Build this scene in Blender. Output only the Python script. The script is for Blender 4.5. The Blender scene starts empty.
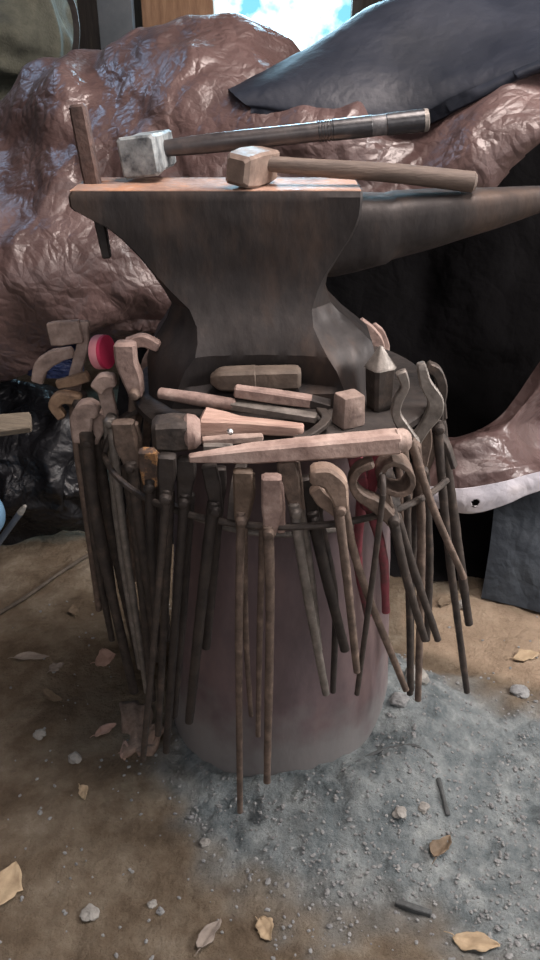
import bpy, bmesh, math, random
from mathutils import Vector, Matrix, noise
random.seed(7)
S = bpy.context.scene
COL = S.collection
# ------------------------------------------------------------------ camera
F, TH, H = 800.0, math.radians(29), 1.05
CT, ST = math.cos(TH), math.sin(TH)
cam_d = bpy.data.cameras.new('camera'); cam = bpy.data.objects.new('camera', cam_d); COL.objects.link(cam)
cam.location = (0, 0, H); cam.rotation_euler = (math.pi/2 - TH, 0, 0)
cam_d.sensor_fit = 'VERTICAL'; cam_d.sensor_height = 24; cam_d.lens = 24*F/960
cam_d.clip_start = .02
S.camera = cam

def ray(px, py):
    u, v = (px-270)/F, -(py-480)/F
    return Vector((u, CT+v*ST, -ST+v*CT))
def P(px, py, Y):
    d = ray(px, py); return Vector((0, 0, H)) + d*(Y/d.y)
def Z(px, py, z):
    d = ray(px, py); return Vector((0, 0, H)) + d*((z-H)/d.z)
def depth(p): return p.y*CT + (H-p.z)*ST
def mpp(p): return depth(p)/F          # metres per pixel at p

# ------------------------------------------------------------------ materials
MATS = {}
def nodes(m):
    m.use_nodes = True; nt = m.node_tree; nt.nodes.clear()
    return nt, (lambda t: nt.nodes.new(t)), nt.links.new
def mat(name, cols, scale=30, rough=.7, metal=0., bump=.3, bscale=120, rough2=None, detail=6, coat=0, stretch=None, spec=.5):
    """noise mixed colours (list of (pos,rgb)), bump and roughness variation"""
    if name in MATS: return MATS[name]
    m = bpy.data.materials.new(name); nt, N, L = nodes(m)
    out = N('ShaderNodeOutputMaterial'); b = N('ShaderNodeBsdfPrincipled'); L(b.outputs[0], out.inputs[0])
    tc = N('ShaderNodeTexCoord'); src = tc.outputs['Object']
    if stretch:
        mp = N('ShaderNodeMapping'); mp.inputs['Scale'].default_value = stretch; L(src, mp.inputs[0]); src = mp.outputs[0]
    n1 = N('ShaderNodeTexNoise'); n1.inputs['Scale'].default_value = scale; n1.inputs['Detail'].default_value = detail
    n1.inputs['Roughness'].default_value = .65; L(src, n1.inputs['Vector'])
    r = N('ShaderNodeValToRGB'); L(n1.outputs['Fac'], r.inputs[0])
    el = r.color_ramp.elements
    while len(el) < len(cols): el.new(.5)
    for e, (p, c) in zip(el, cols): e.position = p; e.color = (*c, 1)
    L(r.outputs[0], b.inputs['Base Color'])
    b.inputs['Metallic'].default_value = metal; b.inputs['Specular IOR Level'].default_value = spec
    n2 = N('ShaderNodeTexNoise'); n2.inputs['Scale'].default_value = bscale; n2.inputs['Detail'].default_value = 5; L(src, n2.inputs['Vector'])
    bp = N('ShaderNodeBump'); bp.inputs['Strength'].default_value = bump; bp.inputs['Distance'].default_value = .004
    L(n2.outputs['Fac'], bp.inputs['Height']); L(bp.outputs[0], b.inputs['Normal'])
    mr = N('ShaderNodeMapRange'); mr.inputs['From Min'].default_value = .3; mr.inputs['From Max'].default_value = .7
    mr.inputs['To Min'].default_value = rough; mr.inputs['To Max'].default_value = rough2 if rough2 is not None else min(1, rough+.15)
    L(n2.outputs['Fac'], mr.inputs[0]); L(mr.outputs[0], b.inputs['Roughness'])
    if coat: b.inputs['Coat Weight'].default_value = coat; b.inputs['Coat Roughness'].default_value = .2
    MATS[name] = m; return m

anvil_m = mat('anvil_iron', [(.3, (.020, .018, .019)), (.5, (.037, .032, .031)), (.64, (.066, .048, .040)), (.78, (.105, .072, .054))], 14, .5, .35, .35, 60, .75, stretch=(1, 1, .45))
iron_m = mat('dark_iron', [(.3, (.034, .030, .028)), (.55, (.07, .058, .051)), (.75, (.14, .105, .085))], 50, .5, .3, .35, 90, .75)
black_m = mat('blackened_iron', [(.3, (.022, .020, .020)), (.6, (.05, .042, .038)), (.8, (.09, .066, .052))], 35, .5, .3, .3, 90)
rust_m = mat('brown_rusted_iron', [(.3, (.075, .058, .048)), (.52, (.15, .112, .09)), (.72, (.27, .20, .16))], 55, .6, .15, .4, 110)
pale_m = mat('pale_scaled_iron', [(.3, (.20, .15, .13)), (.52, (.38, .29, .25)), (.72, (.55, .44, .39))], 45, .6, .1, .4, 130)
grey_m = mat('grey_worn_steel', [(.3, (.12, .11, .10)), (.55, (.24, .22, .20)), (.75, (.40, .36, .33))], 40, .45, .4, .3, 110)
orange_m = mat('orange_rust', [(.3, (.15, .10, .07)), (.5, (.30, .20, .13)), (.7, (.40, .28, .19))], 50, .7, .05, .4, 130)
pinkrust_m = mat('pinkish_rust', [(.3, (.18, .125, .11)), (.55, (.32, .23, .20)), (.75, (.46, .36, .315))], 50, .7, .05, .4, 130)
redpaint_m = mat('chipped_red_paint', [(.35, (.10, .05, .05)), (.5, (.20, .045, .06)), (.75, (.26, .055, .075))], 45, .5, 0, .3, 110)
wood_m = mat('grey_brown_ash_wood', [(.3, (.085, .064, .054)), (.55, (.145, .11, .09)), (.75, (.22, .17, .14))], 18, .55, 0, .3, 70, stretch=(1, 12, 12))
pinkwood_m = mat('pink_brown_wood', [(.3, (.34, .22, .18)), (.55, (.50, .34, .28)), (.75, (.62, .46, .38))], 20, .6, 0, .3, 80, stretch=(1, 9, 9))
tape_m = mat('black_handle_wrap', [(.35, (.018, .019, .022)), (.6, (.035, .037, .043)), (.8, (.09, .09, .10))], 60, .28, 0, .2, 160, .5, coat=.5)
worn_m = mat('worn_silver_handle', [(.35, (.06, .06, .065)), (.55, (.15, .15, .155)), (.75, (.28, .27, .28))], 60, .3, .3, .2, 160, .5)
hammer_m = mat('worn_bare_steel', [(.36, (.07, .08, .09)), (.5, (.24, .27, .28)), (.7, (.44, .48, .49))], 38, .5, .1, .2, 90)
stand_m = mat('stand_purple_grey_paint', [(.3, (.095, .074, .082)), (.5, (.15, .113, .12)), (.66, (.205, .145, .145)), (.8, (.27, .205, .19))], 9, .6, 0, .2, 60, .8, stretch=(1, 1, .5))
pink_m = mat('bright_pink_rubber', [(.3, (.62, .035, .11)), (.7, (.75, .06, .15))], 20, .5, 0, .05, 60)
palepink_m = mat('pale_pink_rim', [(.3, (.78, .28, .34)), (.7, (.85, .38, .42))], 20, .5, 0, .05, 60)
bluebk_m = mat('light_blue_plastic', [(.3, (.16, .33, .52)), (.7, (.22, .40, .58))], 12, .4, 0, .05, 50)
plank_m = mat('weathered_plank', [(.3, (.13, .11, .085)), (.55, (.20, .17, .13)), (.75, (.27, .23, .18))], 14, .8, 0, .4, 60, stretch=(1, 10, 10))
post_m = mat('orange_pine', [(.3, (.17, .09, .05)), (.55, (.26, .15, .085)), (.75, (.34, .21, .125))], 10, .7, 0, .3, 50, stretch=(8, 8, 1))
canvas_m = mat('olive_canvas', [(.3, (.040, .042, .032)), (.55, (.075, .078, .058)), (.75, (.12, .12, .09))], 20, .75, 0, .5, 200)
boxgrey_m = mat('grey_blue_board', [(.3, (.055, .066, .076)), (.7, (.09, .10, .11))], 10, .7, 0, .2, 50)
dark_m = mat('dark_sooty_wood', [(.3, (.014, .013, .013)), (.6, (.03, .026, .024)), (.8, (.05, .042, .036))], 10, .85, 0, .3, 60)
wall_m = mat('sooty_board_wall', [(.3, (.02, .017, .015)), (.6, (.045, .036, .03)), (.8, (.07, .055, .042))], 6, .9, 0, .4, 40, stretch=(12, 12, 1))
bark_m = mat('flaky_bark', [(.3, (.16, .11, .085)), (.55, (.28, .20, .155)), (.75, (.38, .28, .22))], 60, .9, 0, .6, 150)
stick_m = mat('dark_stick', [(.3, (.05, .042, .034)), (.7, (.11, .09, .07))], 60, .8, 0, .4, 150)
tanleaf_m = mat('tan_dry_leaf', [(.3, (.27, .20, .125)), (.6, (.40, .31, .20)), (.8, (.48, .39, .27))], 40, .7, 0, .3, 120)
pinkleaf_m = mat('pink_dry_leaf', [(.3, (.30, .19, .15)), (.6, (.43, .29, .235)), (.8, (.52, .37, .31))], 40, .7, 0, .3, 120)
brownleaf_m = mat('brown_dry_leaf', [(.3, (.10, .075, .05)), (.6, (.18, .135, .09)), (.8, (.28, .22, .15))], 40, .7, 0, .3, 120)
greyleaf_m = mat('grey_dry_leaf', [(.3, (.16, .135, .115)), (.6, (.25, .215, .185)), (.8, (.33, .29, .255))], 40, .7, 0, .3, 120)
stone_m = mat('pale_stone', [(.3, (.19, .185, .17)), (.6, (.29, .285, .265)), (.8, (.38, .375, .355))], 60, .9, 0, .5, 150)
chip_m = mat('ash_clinker', [(.3, (.14, .145, .15)), (.6, (.26, .27, .27)), (.8, (.38, .39, .38))], 60, .95, 0, .5, 150)

def add_dust():
    nt = stand_m.node_tree; N, L = nt.nodes.new, nt.links.new
    b = next(n for n in nt.nodes if n.type == 'BSDF_PRINCIPLED'); old = b.inputs['Base Color'].links[0].from_socket
    tc = N('ShaderNodeTexCoord'); sp = N('ShaderNodeSeparateXYZ'); L(tc.outputs['Object'], sp.inputs[0])
    n = N('ShaderNodeTexNoise'); n.inputs['Scale'].default_value = 16; n.inputs['Detail'].default_value = 6; L(tc.outputs['Object'], n.inputs['Vector'])
    a = N('ShaderNodeMath'); a.operation = 'MULTIPLY_ADD'; L(n.outputs['Fac'], a.inputs[0]); a.inputs[1].default_value = -.26; L(sp.outputs['Z'], a.inputs[2])
    mr = N('ShaderNodeMapRange'); mr.inputs['From Min'].default_value = .03; mr.inputs['From Max'].default_value = -.06; mr.inputs['To Max'].default_value = .8; L(a.outputs[0], mr.inputs[0])
    mx = N('ShaderNodeMix'); mx.data_type = 'RGBA'; L(mr.outputs[0], mx.inputs[0]); L(old, mx.inputs[6]); mx.inputs[7].default_value = (.21, .21, .208, 1); L(mx.outputs[2], b.inputs['Base Color'])
add_dust()
def sheet_mat(name, cols, scale, rough, rough2, cre=26, bump=.8, spec=.5, sheen_scale=8):
    """plastic sheeting: fine creases by voronoi edges and warped noise, gloss that varies with wear"""
    m = bpy.data.materials.new(name); nt, N, L = nodes(m)
    out = N('ShaderNodeOutputMaterial'); b = N('ShaderNodeBsdfPrincipled'); L(b.outputs[0], out.inputs[0])
    tc = N('ShaderNodeTexCoord'); src = tc.outputs['Object']
    wn = N('ShaderNodeTexNoise'); wn.inputs['Scale'].default_value = 7; wn.inputs['Detail'].default_value = 3; L(src, wn.inputs['Vector'])
    mx = N('ShaderNodeMix'); mx.data_type = 'VECTOR'; mx.inputs[0].default_value = .10; L(src, mx.inputs[4]); L(wn.outputs['Color'], mx.inputs[5])
    n1 = N('ShaderNodeTexNoise'); n1.inputs['Scale'].default_value = scale; n1.inputs['Detail'].default_value = 5; L(src, n1.inputs['Vector'])
    r = N('ShaderNodeValToRGB'); L(n1.outputs['Fac'], r.inputs[0]); el = r.color_ramp.elements
    while len(el) < len(cols): el.new(.5)
    for e, (p, c) in zip(el, cols): e.position = p; e.color = (*c, 1)
    L(r.outputs[0], b.inputs['Base Color'])
    v = N('ShaderNodeTexVoronoi'); v.feature = 'DISTANCE_TO_EDGE'; v.inputs['Scale'].default_value = cre; L(mx.outputs[1], v.inputs['Vector'])
    v2 = N('ShaderNodeTexVoronoi'); v2.feature = 'DISTANCE_TO_EDGE'; v2.inputs['Scale'].default_value = cre*2.6; L(mx.outputs[1], v2.inputs['Vector'])
    n2 = N('ShaderNodeTexNoise'); n2.inputs['Scale'].default_value = 40; n2.inputs['Detail'].default_value = 4; L(src, n2.inputs['Vector'])
    a1 = N('ShaderNodeMath'); a1.operation = 'MULTIPLY_ADD'; L(v2.outputs[0], a1.inputs[0]); a1.inputs[1].default_value = .4; L(v.outputs[0], a1.inputs[2])
    a2 = N('ShaderNodeMath'); a2.operation = 'MULTIPLY_ADD'; L(n2.outputs['Fac'], a2.inputs[0]); a2.inputs[1].default_value = .5; L(a1.outputs[0], a2.inputs[2])
    bp = N('ShaderNodeBump'); bp.inputs['Strength'].default_value = bump; bp.inputs['Distance'].default_value = .02; L(a2.outputs[0], bp.inputs['Height'])
    L(bp.outputs[0], b.inputs['Normal'])
    n3 = N('ShaderNodeTexNoise'); n3.inputs['Scale'].default_value = sheen_scale; n3.inputs['Detail'].default_value = 4; L(src, n3.inputs['Vector'])
    mr = N('ShaderNodeMapRange'); mr.inputs['From Min'].default_value = .35; mr.inputs['From Max'].default_value = .65
    mr.inputs['To Min'].default_value = rough; mr.inputs['To Max'].default_value = rough2; L(n3.outputs['Fac'], mr.inputs[0]); L(mr.outputs[0], b.inputs['Roughness'])
    b.inputs['Specular IOR Level'].default_value = spec
    MATS[name] = m; return m
tarp_m = sheet_mat('brown_tarp', [(.3, (.080, .050, .047)), (.55, (.122, .078, .073)), (.75, (.17, .115, .107))], 9, .30, .48, 17, .40, .8)
shade_fold_m = sheet_mat('shaded_tarp_reverse', [(.3, (.010, .014, .023)), (.55, (.017, .022, .035)), (.75, (.028, .034, .050))], 6, .5, .7, 9, .2, .4)  # shade on the folded reverse side, painted in as dark slate blue
hem_m = sheet_mat('silver_tarp_hem', [(.3, (.30, .30, .34)), (.55, (.42, .41, .45)), (.75, (.50, .47, .48))], 12, .5, .7, 14, .3)
blackbag_m = sheet_mat('black_plastic', [(.3, (.008, .008, .010)), (.6, (.014, .015, .018)), (.8, (.022, .024, .03))], 8, .25, .5, 18, .5, .5)
shadesheet_m = sheet_mat('painted_shade_sheet', [(.3, (.006, .0055, .006)), (.6, (.009, .0085, .009)), (.8, (.013, .0125, .013))], 6, .85, .98, 10, .4, .03)  # near-black colour paints the deep shade below the tarp
slatesheet_m = sheet_mat('dull_blue_black_sheet', [(.3, (.020, .026, .034)), (.6, (.032, .040, .050)), (.8, (.05, .06, .07))], 8, .6, .8, 12, .4, .3)
bluebag_m = sheet_mat('dark_blue_plastic', [(.3, (.012, .022, .075)), (.6, (.02, .035, .11)), (.8, (.035, .055, .15))], 8, .3, .5, 24, .8)

# ------------------------------------------------------------------ object helpers
def link(name, me, m, parent=None, smooth=True):
    o = bpy.data.objects.new(name, me); COL.objects.link(o)
    if m: me.materials.append(m)
    for p in me.polygons: p.use_smooth = smooth
    if parent is not None:
        o.parent = parent; o.matrix_parent_inverse = Matrix.Translation(-parent.location)
    return o
def from_bm(name, bm, m, parent=None, smooth=True, sharp=40):
    bmesh.ops.recalc_face_normals(bm, faces=bm.faces)
    if smooth and sharp:
        for e in bm.edges:
            if len(e.link_faces) == 2 and e.calc_face_angle(0) > math.radians(sharp): e.smooth = False
    me = bpy.data.meshes.new(name); bm.to_mesh(me); bm.free()
    return link(name, me, m, parent, smooth)
def tag(o, label, cat, group=None, kind=None):
    if label: o['label'] = label
    if cat: o['category'] = cat
    if group: o['group'] = group
    if kind: o['kind'] = kind
    return o
def empty(name, loc, label, cat, group=None):
    o = bpy.data.objects.new(name, None); COL.objects.link(o); o.location = loc; o.empty_display_size = .02
    return tag(o, label, cat, group)

def catmull(pts, n):
    """resample a list of tuples/Vectors with a Catmull-Rom spline, n samples"""
    pts = [Vector(p) for p in pts]
    if len(pts) == 2: return [pts[0].lerp(pts[1], i/(n-1)) for i in range(n)]
    out = []; k = len(pts)-1
    for i in range(n):
        t = i/(n-1)*k; a = min(int(t), k-1); t -= a
        p1, p2 = pts[a], pts[a+1]
        p0 = pts[a-1] if a > 0 else p1*2-p2
        p3 = pts[a+2] if a+2 <= k else p2*2-p1
        out.append(.5*((2*p1)+(p2-p0)*t+(2*p0-5*p1+4*p2-p3)*t*t+(3*p1-p0-3*p2+p3)*t**3))
    return out

def sweep(bm, path, wid, thk, n=10, sides=4, samples=14, front=Vector((0, -1, 0)), rag=.0, cap=.25):
    """sweep a section (4: bevelled rectangle, >4: ellipse) along a 3-D path. wid / thk: one value or a list along it (full sizes)"""
    pts = catmull(path, samples)
    def along(v, t):
        if not isinstance(v, (list, tuple)): return v
        k = t*(len(v)-1); i = min(int(k), len(v)-2); return v[i]+(v[i+1]-v[i])*(k-i)
    rings = []
    N = len(pts)
    seq = []
    for i, p in enumerate(pts):
        T = (pts[min(i+1, N-1)]-pts[max(i-1, 0)]).normalized()
        seq.append((p, T, i/(N-1), 1.))
    # soft end caps
    w0, w1 = along(thk, 0), along(thk, 1)
    seq = [(seq[0][0]-seq[0][1]*w0*cap*.6, seq[0][1], 0, .72)]+seq+[(seq[-1][0]+seq[-1][1]*w1*cap*.6, seq[-1][1], 1, .72)]
    for p, T, t, sc in seq:
        A = T.cross(front)
        if A.length < .05: A = T.cross(Vector((0, 0, 1)))
        if A.length < .05: A = Vector((1, 0, 0))
        A.normalize(); B = A.cross(T).normalized()
        w, h = along(wid, t)*.5*sc, along(thk, t)*.5*sc
        if rag:
            w *= 1+rag*noise.noise(p*60); h *= 1+rag*noise.noise(p*60+Vector((9, 3, 1)))
        if sides == 4:
            c = min(w, h)*.28
            sec = [(w-c, h), (w, h-c), (w, -h+c), (w-c, -h), (-w+c, -h), (-w, -h+c), (-w, h-c), (-w+c, h)]
        else:
            sec = [(w*math.cos(2*math.pi*k/sides), h*math.sin(2*math.pi*k/sides)) for k in range(sides)]
        rings.append([bm.verts.new(p+A*a+B*b) for a, b in sec])
    m = len(rings[0])
    for a, b in zip(rings, rings[1:]):
        for k in range(m): bm.faces.new((a[k], a[(k+1) % m], b[(k+1) % m], b[k]))
    bm.faces.new(rings[0][::-1]); bm.faces.new(rings[-1])
    return bm

def box_bm(bm, c, sx, sy, sz, rot=None, bev=.003, taper=None):
    """bevelled box; taper scales the top in x,y"""
    t = bmesh.new(); bmesh.ops.create_cube(t, size=1)
    for v in t.verts:
        k = taper if taper and v.co.z > 0 else (1, 1)
        v.co = Vector((v.co.x*sx*k[0], v.co.y*sy*k[1], v.co.z*sz))
    if bev: bmesh.ops.bevel(t, geom=t.edges[:], offset=bev, segments=2, affect='EDGES', profile=.6)
    M = Matrix.Translation(c) @ (rot.to_4x4() if rot else Matrix.Identity(4))
    vs = {}
    for v in t.verts: vs[v] = bm.verts.new(M @ v.co)
    for f in t.faces: bm.faces.new([vs[v] for v in f.verts])
    t.free(); return bm
def lathe(bm, prof, c, axis_rot=None, n=48, closed=False):
    R = axis_rot or Matrix.Identity(3); rings = []
    for r, z in prof:
        rings.append([bm.verts.new(Vector(c)+R @ Vector((r*math.cos(2*math.pi*k/n), r*math.sin(2*math.pi*k/n), z))) for k in range(n)])
    prs = list(zip(rings, rings[1:]))
    if closed: prs.append((rings[-1], rings[0]))
    for a, b in prs:
        for k in range(n): bm.faces.new((a[k], a[(k+1) % n], b[(k+1) % n], b[k]))
    if not closed:
        bm.faces.new(rings[0][::-1]); bm.faces.new(rings[-1])
    return bm
def torus(bm, c, R, rx, rz, n=64, k=8, axis=None):
    return lathe(bm, [(R+rx*math.cos(2*math.pi*i/k), rz*math.sin(2*math.pi*i/k)) for i in range(k)], c, axis, n, True)
def rough_up(bm, amp, sc, seed=0):
    bm.normal_update()
    for v in bm.verts: v.co += v.normal*amp*noise.noise(v.co*sc+Vector((seed, seed*.7, 3)))

_rc = random.Random(3)
def _unit():
    v = Vector((_rc.gauss(0, 1), _rc.gauss(0, 1), _rc.gauss(0, 1))); return v.normalized()
DIRS = [(_unit(), _rc.uniform(0, 9), (.55, .8, 1.1, 1.5, 2.0, 2.7, 3.6)[k % 7]*_rc.uniform(.85, 1.15)) for k in range(14)]
def crumple(p, seed, big=5.):
    """creased sheet: triangle waves along many directions in a warped space give flat facets meeting at sharp folds"""
    q = p*big+Vector((seed, seed*1.7, -seed))
    w = Vector((noise.noise(q*.7), noise.noise(q*.7+Vector((7, 1, 2))), noise.noise(q*.7+Vector((3, 9, 5)))))
    w += .35*Vector((noise.noise(q*1.9), noise.noise(q*1.9+Vector((7, 1, 2))), noise.noise(q*1.9+Vector((3, 9, 5)))))
    q = q+w*.9; h = 0
    for d, ph, f in DIRS:
        t = (q.dot(d)*f*.5+ph) % 1.; h += (abs(t*2-1)-.5)/f**1.05
    return h*.55+.35*noise.noise(q*.5)
def sheet(name, net, m, parent=None, nu=110, nv=90, amp=.03, big=5., seed=0, pin=0., thick=.0, hole=None):
    """crumpled sheet through a net of (px, py, Y) rows; pin keeps that share of the first and last rows calm"""
    rows = [catmull([P(*c) for c in r], nu) for r in net]
    cols = list(zip(*rows)); grid = [catmull(c, nv) for c in cols]          # grid[u][v]
    bm = bmesh.new(); V = []
    for u in range(nu):
        line = []
        for v in range(nv):
            a = grid[min(u+1, nu-1)][v]-grid[max(u-1, 0)][v]; b = grid[u][min(v+1, nv-1)]-grid[u][max(v-1, 0)]
            n = a.cross(b)
            n = n.normalized() if n.length > 1e-9 else Vector((0, -1, 0))
            if n.y > 0 and abs(n.y) > abs(n.z): n = -n
            elif n.z < 0 and abs(n.z) >= abs(n.y): n = -n
            p = grid[u][v]; k = 1.
            if pin: k = min(1, min(v, nv-1-v)/(pin*nv))*.8+.2
            line.append(bm.verts.new(p+n*amp*k*crumple(p, seed, big)))
        V.append(line)
    for u in range(nu-1):
        for v in range(nv-1):
            if hole:
                c = (V[u][v].co+V[u+1][v+1].co)/2
                if (c-hole[0]).length < hole[1]: continue
            bm.faces.new((V[u][v], V[u+1][v], V[u+1][v+1], V[u][v+1]))
    o = from_bm(name, bm, m, parent, True, 0)
    if thick:
        md = o.modifiers.new('thickness', 'SOLIDIFY'); md.thickness = thick; md.offset = 0
    return o

# ------------------------------------------------------------------ setting
CX, CY = .018, 1.07
def sd_poly(x, y, poly):
    d = 1e9; ins = False; n = len(poly)
    for i in range(n):
        ax, ay = poly[i]; bx, by = poly[(i+1) % n]
        ex, ey = bx-ax, by-ay; t = max(0, min(1, ((x-ax)*ex+(y-ay)*ey)/(ex*ex+ey*ey)))
        d = min(d, math.hypot(x-ax-ex*t, y-ay-ey*t))
        if (ay > y) != (by > y) and x < ax+(y-ay)/(by-ay)*(bx-ax): ins = not ins
    return d if ins else -d
def gp(l): return [Z(a, b, 0).xy[:] for a, b in l]
ASH = gp([(165, 765), (182, 820), (235, 880), (330, 925), (430, 915), (480, 960), (640, 990), (640, 745), (540, 705), (470, 690), (405, 665), (330, 640), (220, 650)])
SAND = gp([(400, 600), (440, 592), (500, 606), (600, 635), (640, 690), (540, 688), (470, 668), (405, 650)])
def sm(a, b, x):
    t = max(0, min(1, (x-a)/(b-a))); return t*t*(3-2*t)
def masks(x, y):
    p = Vector((x, y, 0))
    j = .045*noise.noise(p*9)+.025*noise.noise(p*28)
    return sm(-.05, .05, sd_poly(x, y, ASH)+j), sm(-.02, .03, sd_poly(x, y, SAND)+j*.6)
def ground_h(x, y, am=None):
    if am is None: am = masks(x, y)[0]
    p = Vector((x, y, 0))
    h = .010*noise.noise(p*4)+.005*noise.noise(p*13)+.0028*noise.noise(p*37)+.0012*noise.noise(p*90)
    h += am*(.009*abs(noise.noise(p*19+Vector((3, 3, 0))))+.005*noise.noise(p*45)+.003*noise.noise(p*95))+(1-am)*.0022*noise.noise(p*60)
    d = math.hypot(x-CX-.09, y-CY+.06)
    ang = math.atan2(y-CY, x-CX); side = .35+.65*max(0, math.cos(ang+.55))
    h += .085*am*side*(.75+.5*noise.noise(p*7))*(math.exp(-((d-.13)/.10)**2) if d > .13 else 1)
    return h
def spaced(a, b, lo, hi, fine, coarse):
    v = [a]
    while v[-1] < b: v.append(v[-1]+(fine if lo <= v[-1] < hi else coarse))
    return v
XS = spaced(-2.4, 2.4, -.62, .66, .0058, .08); YS = spaced(-1.2, 3.4, .55, 1.62, .0058, .08)
def build_floor():
    bm = bmesh.new(); la = bm.verts.layers.float_color.new('earth'); g = []
    for y in YS:
        row = []
        for x in XS:
            near = -.8 < x < .8 and .45 < y < 1.8
            a, s = masks(x, y) if near else (0, 0)
            v = bm.verts.new((x, y, ground_h(x, y, a))); v[la] = (a, s, 0, 1); row.append(v)
        g.append(row)
    for r0, r1 in zip(g, g[1:]):
        for i in range(len(r0)-1): bm.faces.new((r0[i], r0[i+1], r1[i+1], r1[i]))
    m = bpy.data.materials.new('earth_floor'); nt, N, L = nodes(m)
    out = N('ShaderNodeOutputMaterial'); b = N('ShaderNodeBsdfPrincipled'); L(b.outputs[0], out.inputs[0])
    tc = N('ShaderNodeTexCoord'); src = tc.outputs['Object']
    at = N('ShaderNodeAttribute'); at.attribute_name = 'earth'; sp = N('ShaderNodeSeparateColor'); L(at.outputs['Color'], sp.inputs[0])
    def tone(sc, cols, det=8):
        n = N('ShaderNodeTexNoise'); n.inputs['Scale'].default_value = sc; n.inputs['Detail'].default_value = det; n.inputs['Roughness'].default_value = .7; L(src, n.inputs['Vector'])
        r = N('ShaderNodeValToRGB'); L(n.outputs['Fac'], r.inputs[0]); el = r.color_ramp.elements
        while len(el) < len(cols): el.new(.5)
        for e, (p, c) in zip(el, cols): e.position = p; e.color = (*c, 1)
        return r.outputs[0]
    dirt = tone(9, [(.3, (.075, .056, .038)), (.46, (.145, .112, .078)), (.58, (.20, .165, .122)), (.72, (.30, .265, .21))], 12)
    ash = tone(20, [(.28, (.06, .073, .078)), (.43, (.15, .178, .188)), (.56, (.235, .266, .272)), (.72, (.38, .415, .41))], 12)
    sand = tone(14, [(.3, (.24, .18, .125)), (.55, (.35, .27, .195)), (.75, (.43, .35, .26))])
    m1 = N('ShaderNodeMix'); m1.data_type = 'RGBA'; L(sp.outputs[0], m1.inputs[0]); L(dirt, m1.inputs[6]); L(ash, m1.inputs[7])
    m2 = N('ShaderNodeMix'); m2.data_type = 'RGBA'; L(sp.outputs[1], m2.inputs[0]); L(m1.outputs[2], m2.inputs[6]); L(sand, m2.inputs[7])
    L(m2.outputs[2], b.inputs['Base Color']); b.inputs['Roughness'].default_value = .95; b.inputs['Specular IOR Level'].default_value = .2
    n = N('ShaderNodeTexNoise'); n.inputs['Scale'].default_value = 90; n.inputs['Detail'].default_value = 8; n.inputs['Roughness'].default_value = .7; L(src, n.inputs['Vector'])
    bp = N('ShaderNodeBump'); bp.inputs['Strength'].default_value = .9; bp.inputs['Distance'].default_value = .012; L(n.outputs['Fac'], bp.inputs['Height']); L(bp.outputs[0], b.inputs['Normal'])
    o = from_bm('floor', bm, m, None, True, 0); tag(o, 'earth floor, brown dirt on the left and grey ash on the right', 'floor', None, 'structure')
build_floor()

def slab(name, c, sx, sy, sz, m, label, cat):
    bm = bmesh.new(); box_bm(bm, Vector(c), sx, sy, sz, None, 0); o = from_bm(name, bm, m, None, False)
    return tag(o, label, cat, None, 'structure')
# back wall with an opening onto bright sky (left / right / below / above the opening)
WY = 3.25
def wall_back():
    bm = bmesh.new()
    ox0, ox1, oz0, oz1 = -.25, .30, .95, 1.75
    for x0, x1, z0, z1 in ((-2.4, ox0, -.05, 2.45), (ox1, 2.4, -.05, 2.45), (ox0, ox1, -.05, oz0), (ox0, ox1, oz1, 2.45)):
        box_bm(bm, Vector(((x0+x1)/2, WY, (z0+z1)/2)), x1-x0, .05, z1-z0, None, 0)
    tag(from_bm('wall_back', bm, wall_m, None, False), 'dark board wall behind the tarps with an opening to the sky', 'wall', None, 'structure')
    bm = bmesh.new(); t = .035
    for c, a, b in ((((ox0+ox1)/2, WY-.03, oz0), ox1-ox0+.08, t), (((ox0+ox1)/2, WY-.03, oz1), ox1-ox0+.08, t)):
        box_bm(bm, Vector(c), a, .05, b, None, .003)
    for x in (ox0, ox1): box_bm(bm, Vector((x, WY-.03, (oz0+oz1)/2)), t, .05, oz1-oz0, None, .003)
    tag(from_bm('window_1', bm, wall_m, None, False), 'dark frame of the bright opening in the back wall', 'window', None, 'structure')
wall_back()
slab('wall_left', (-2.42, 1.1, 1.2), .05, 4.4, 2.5, wall_m, 'dark board wall on the left', 'wall')
slab('wall_right', (2.42, 1.1, 1.2), .05, 4.4, 2.5, wall_m, 'dark board wall on the right', 'wall')
slab('ceiling', (0, 1.1, 2.45), 4.9, 4.4, .05, wall_m, 'dark board roof over the forge', 'ceiling')

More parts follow.
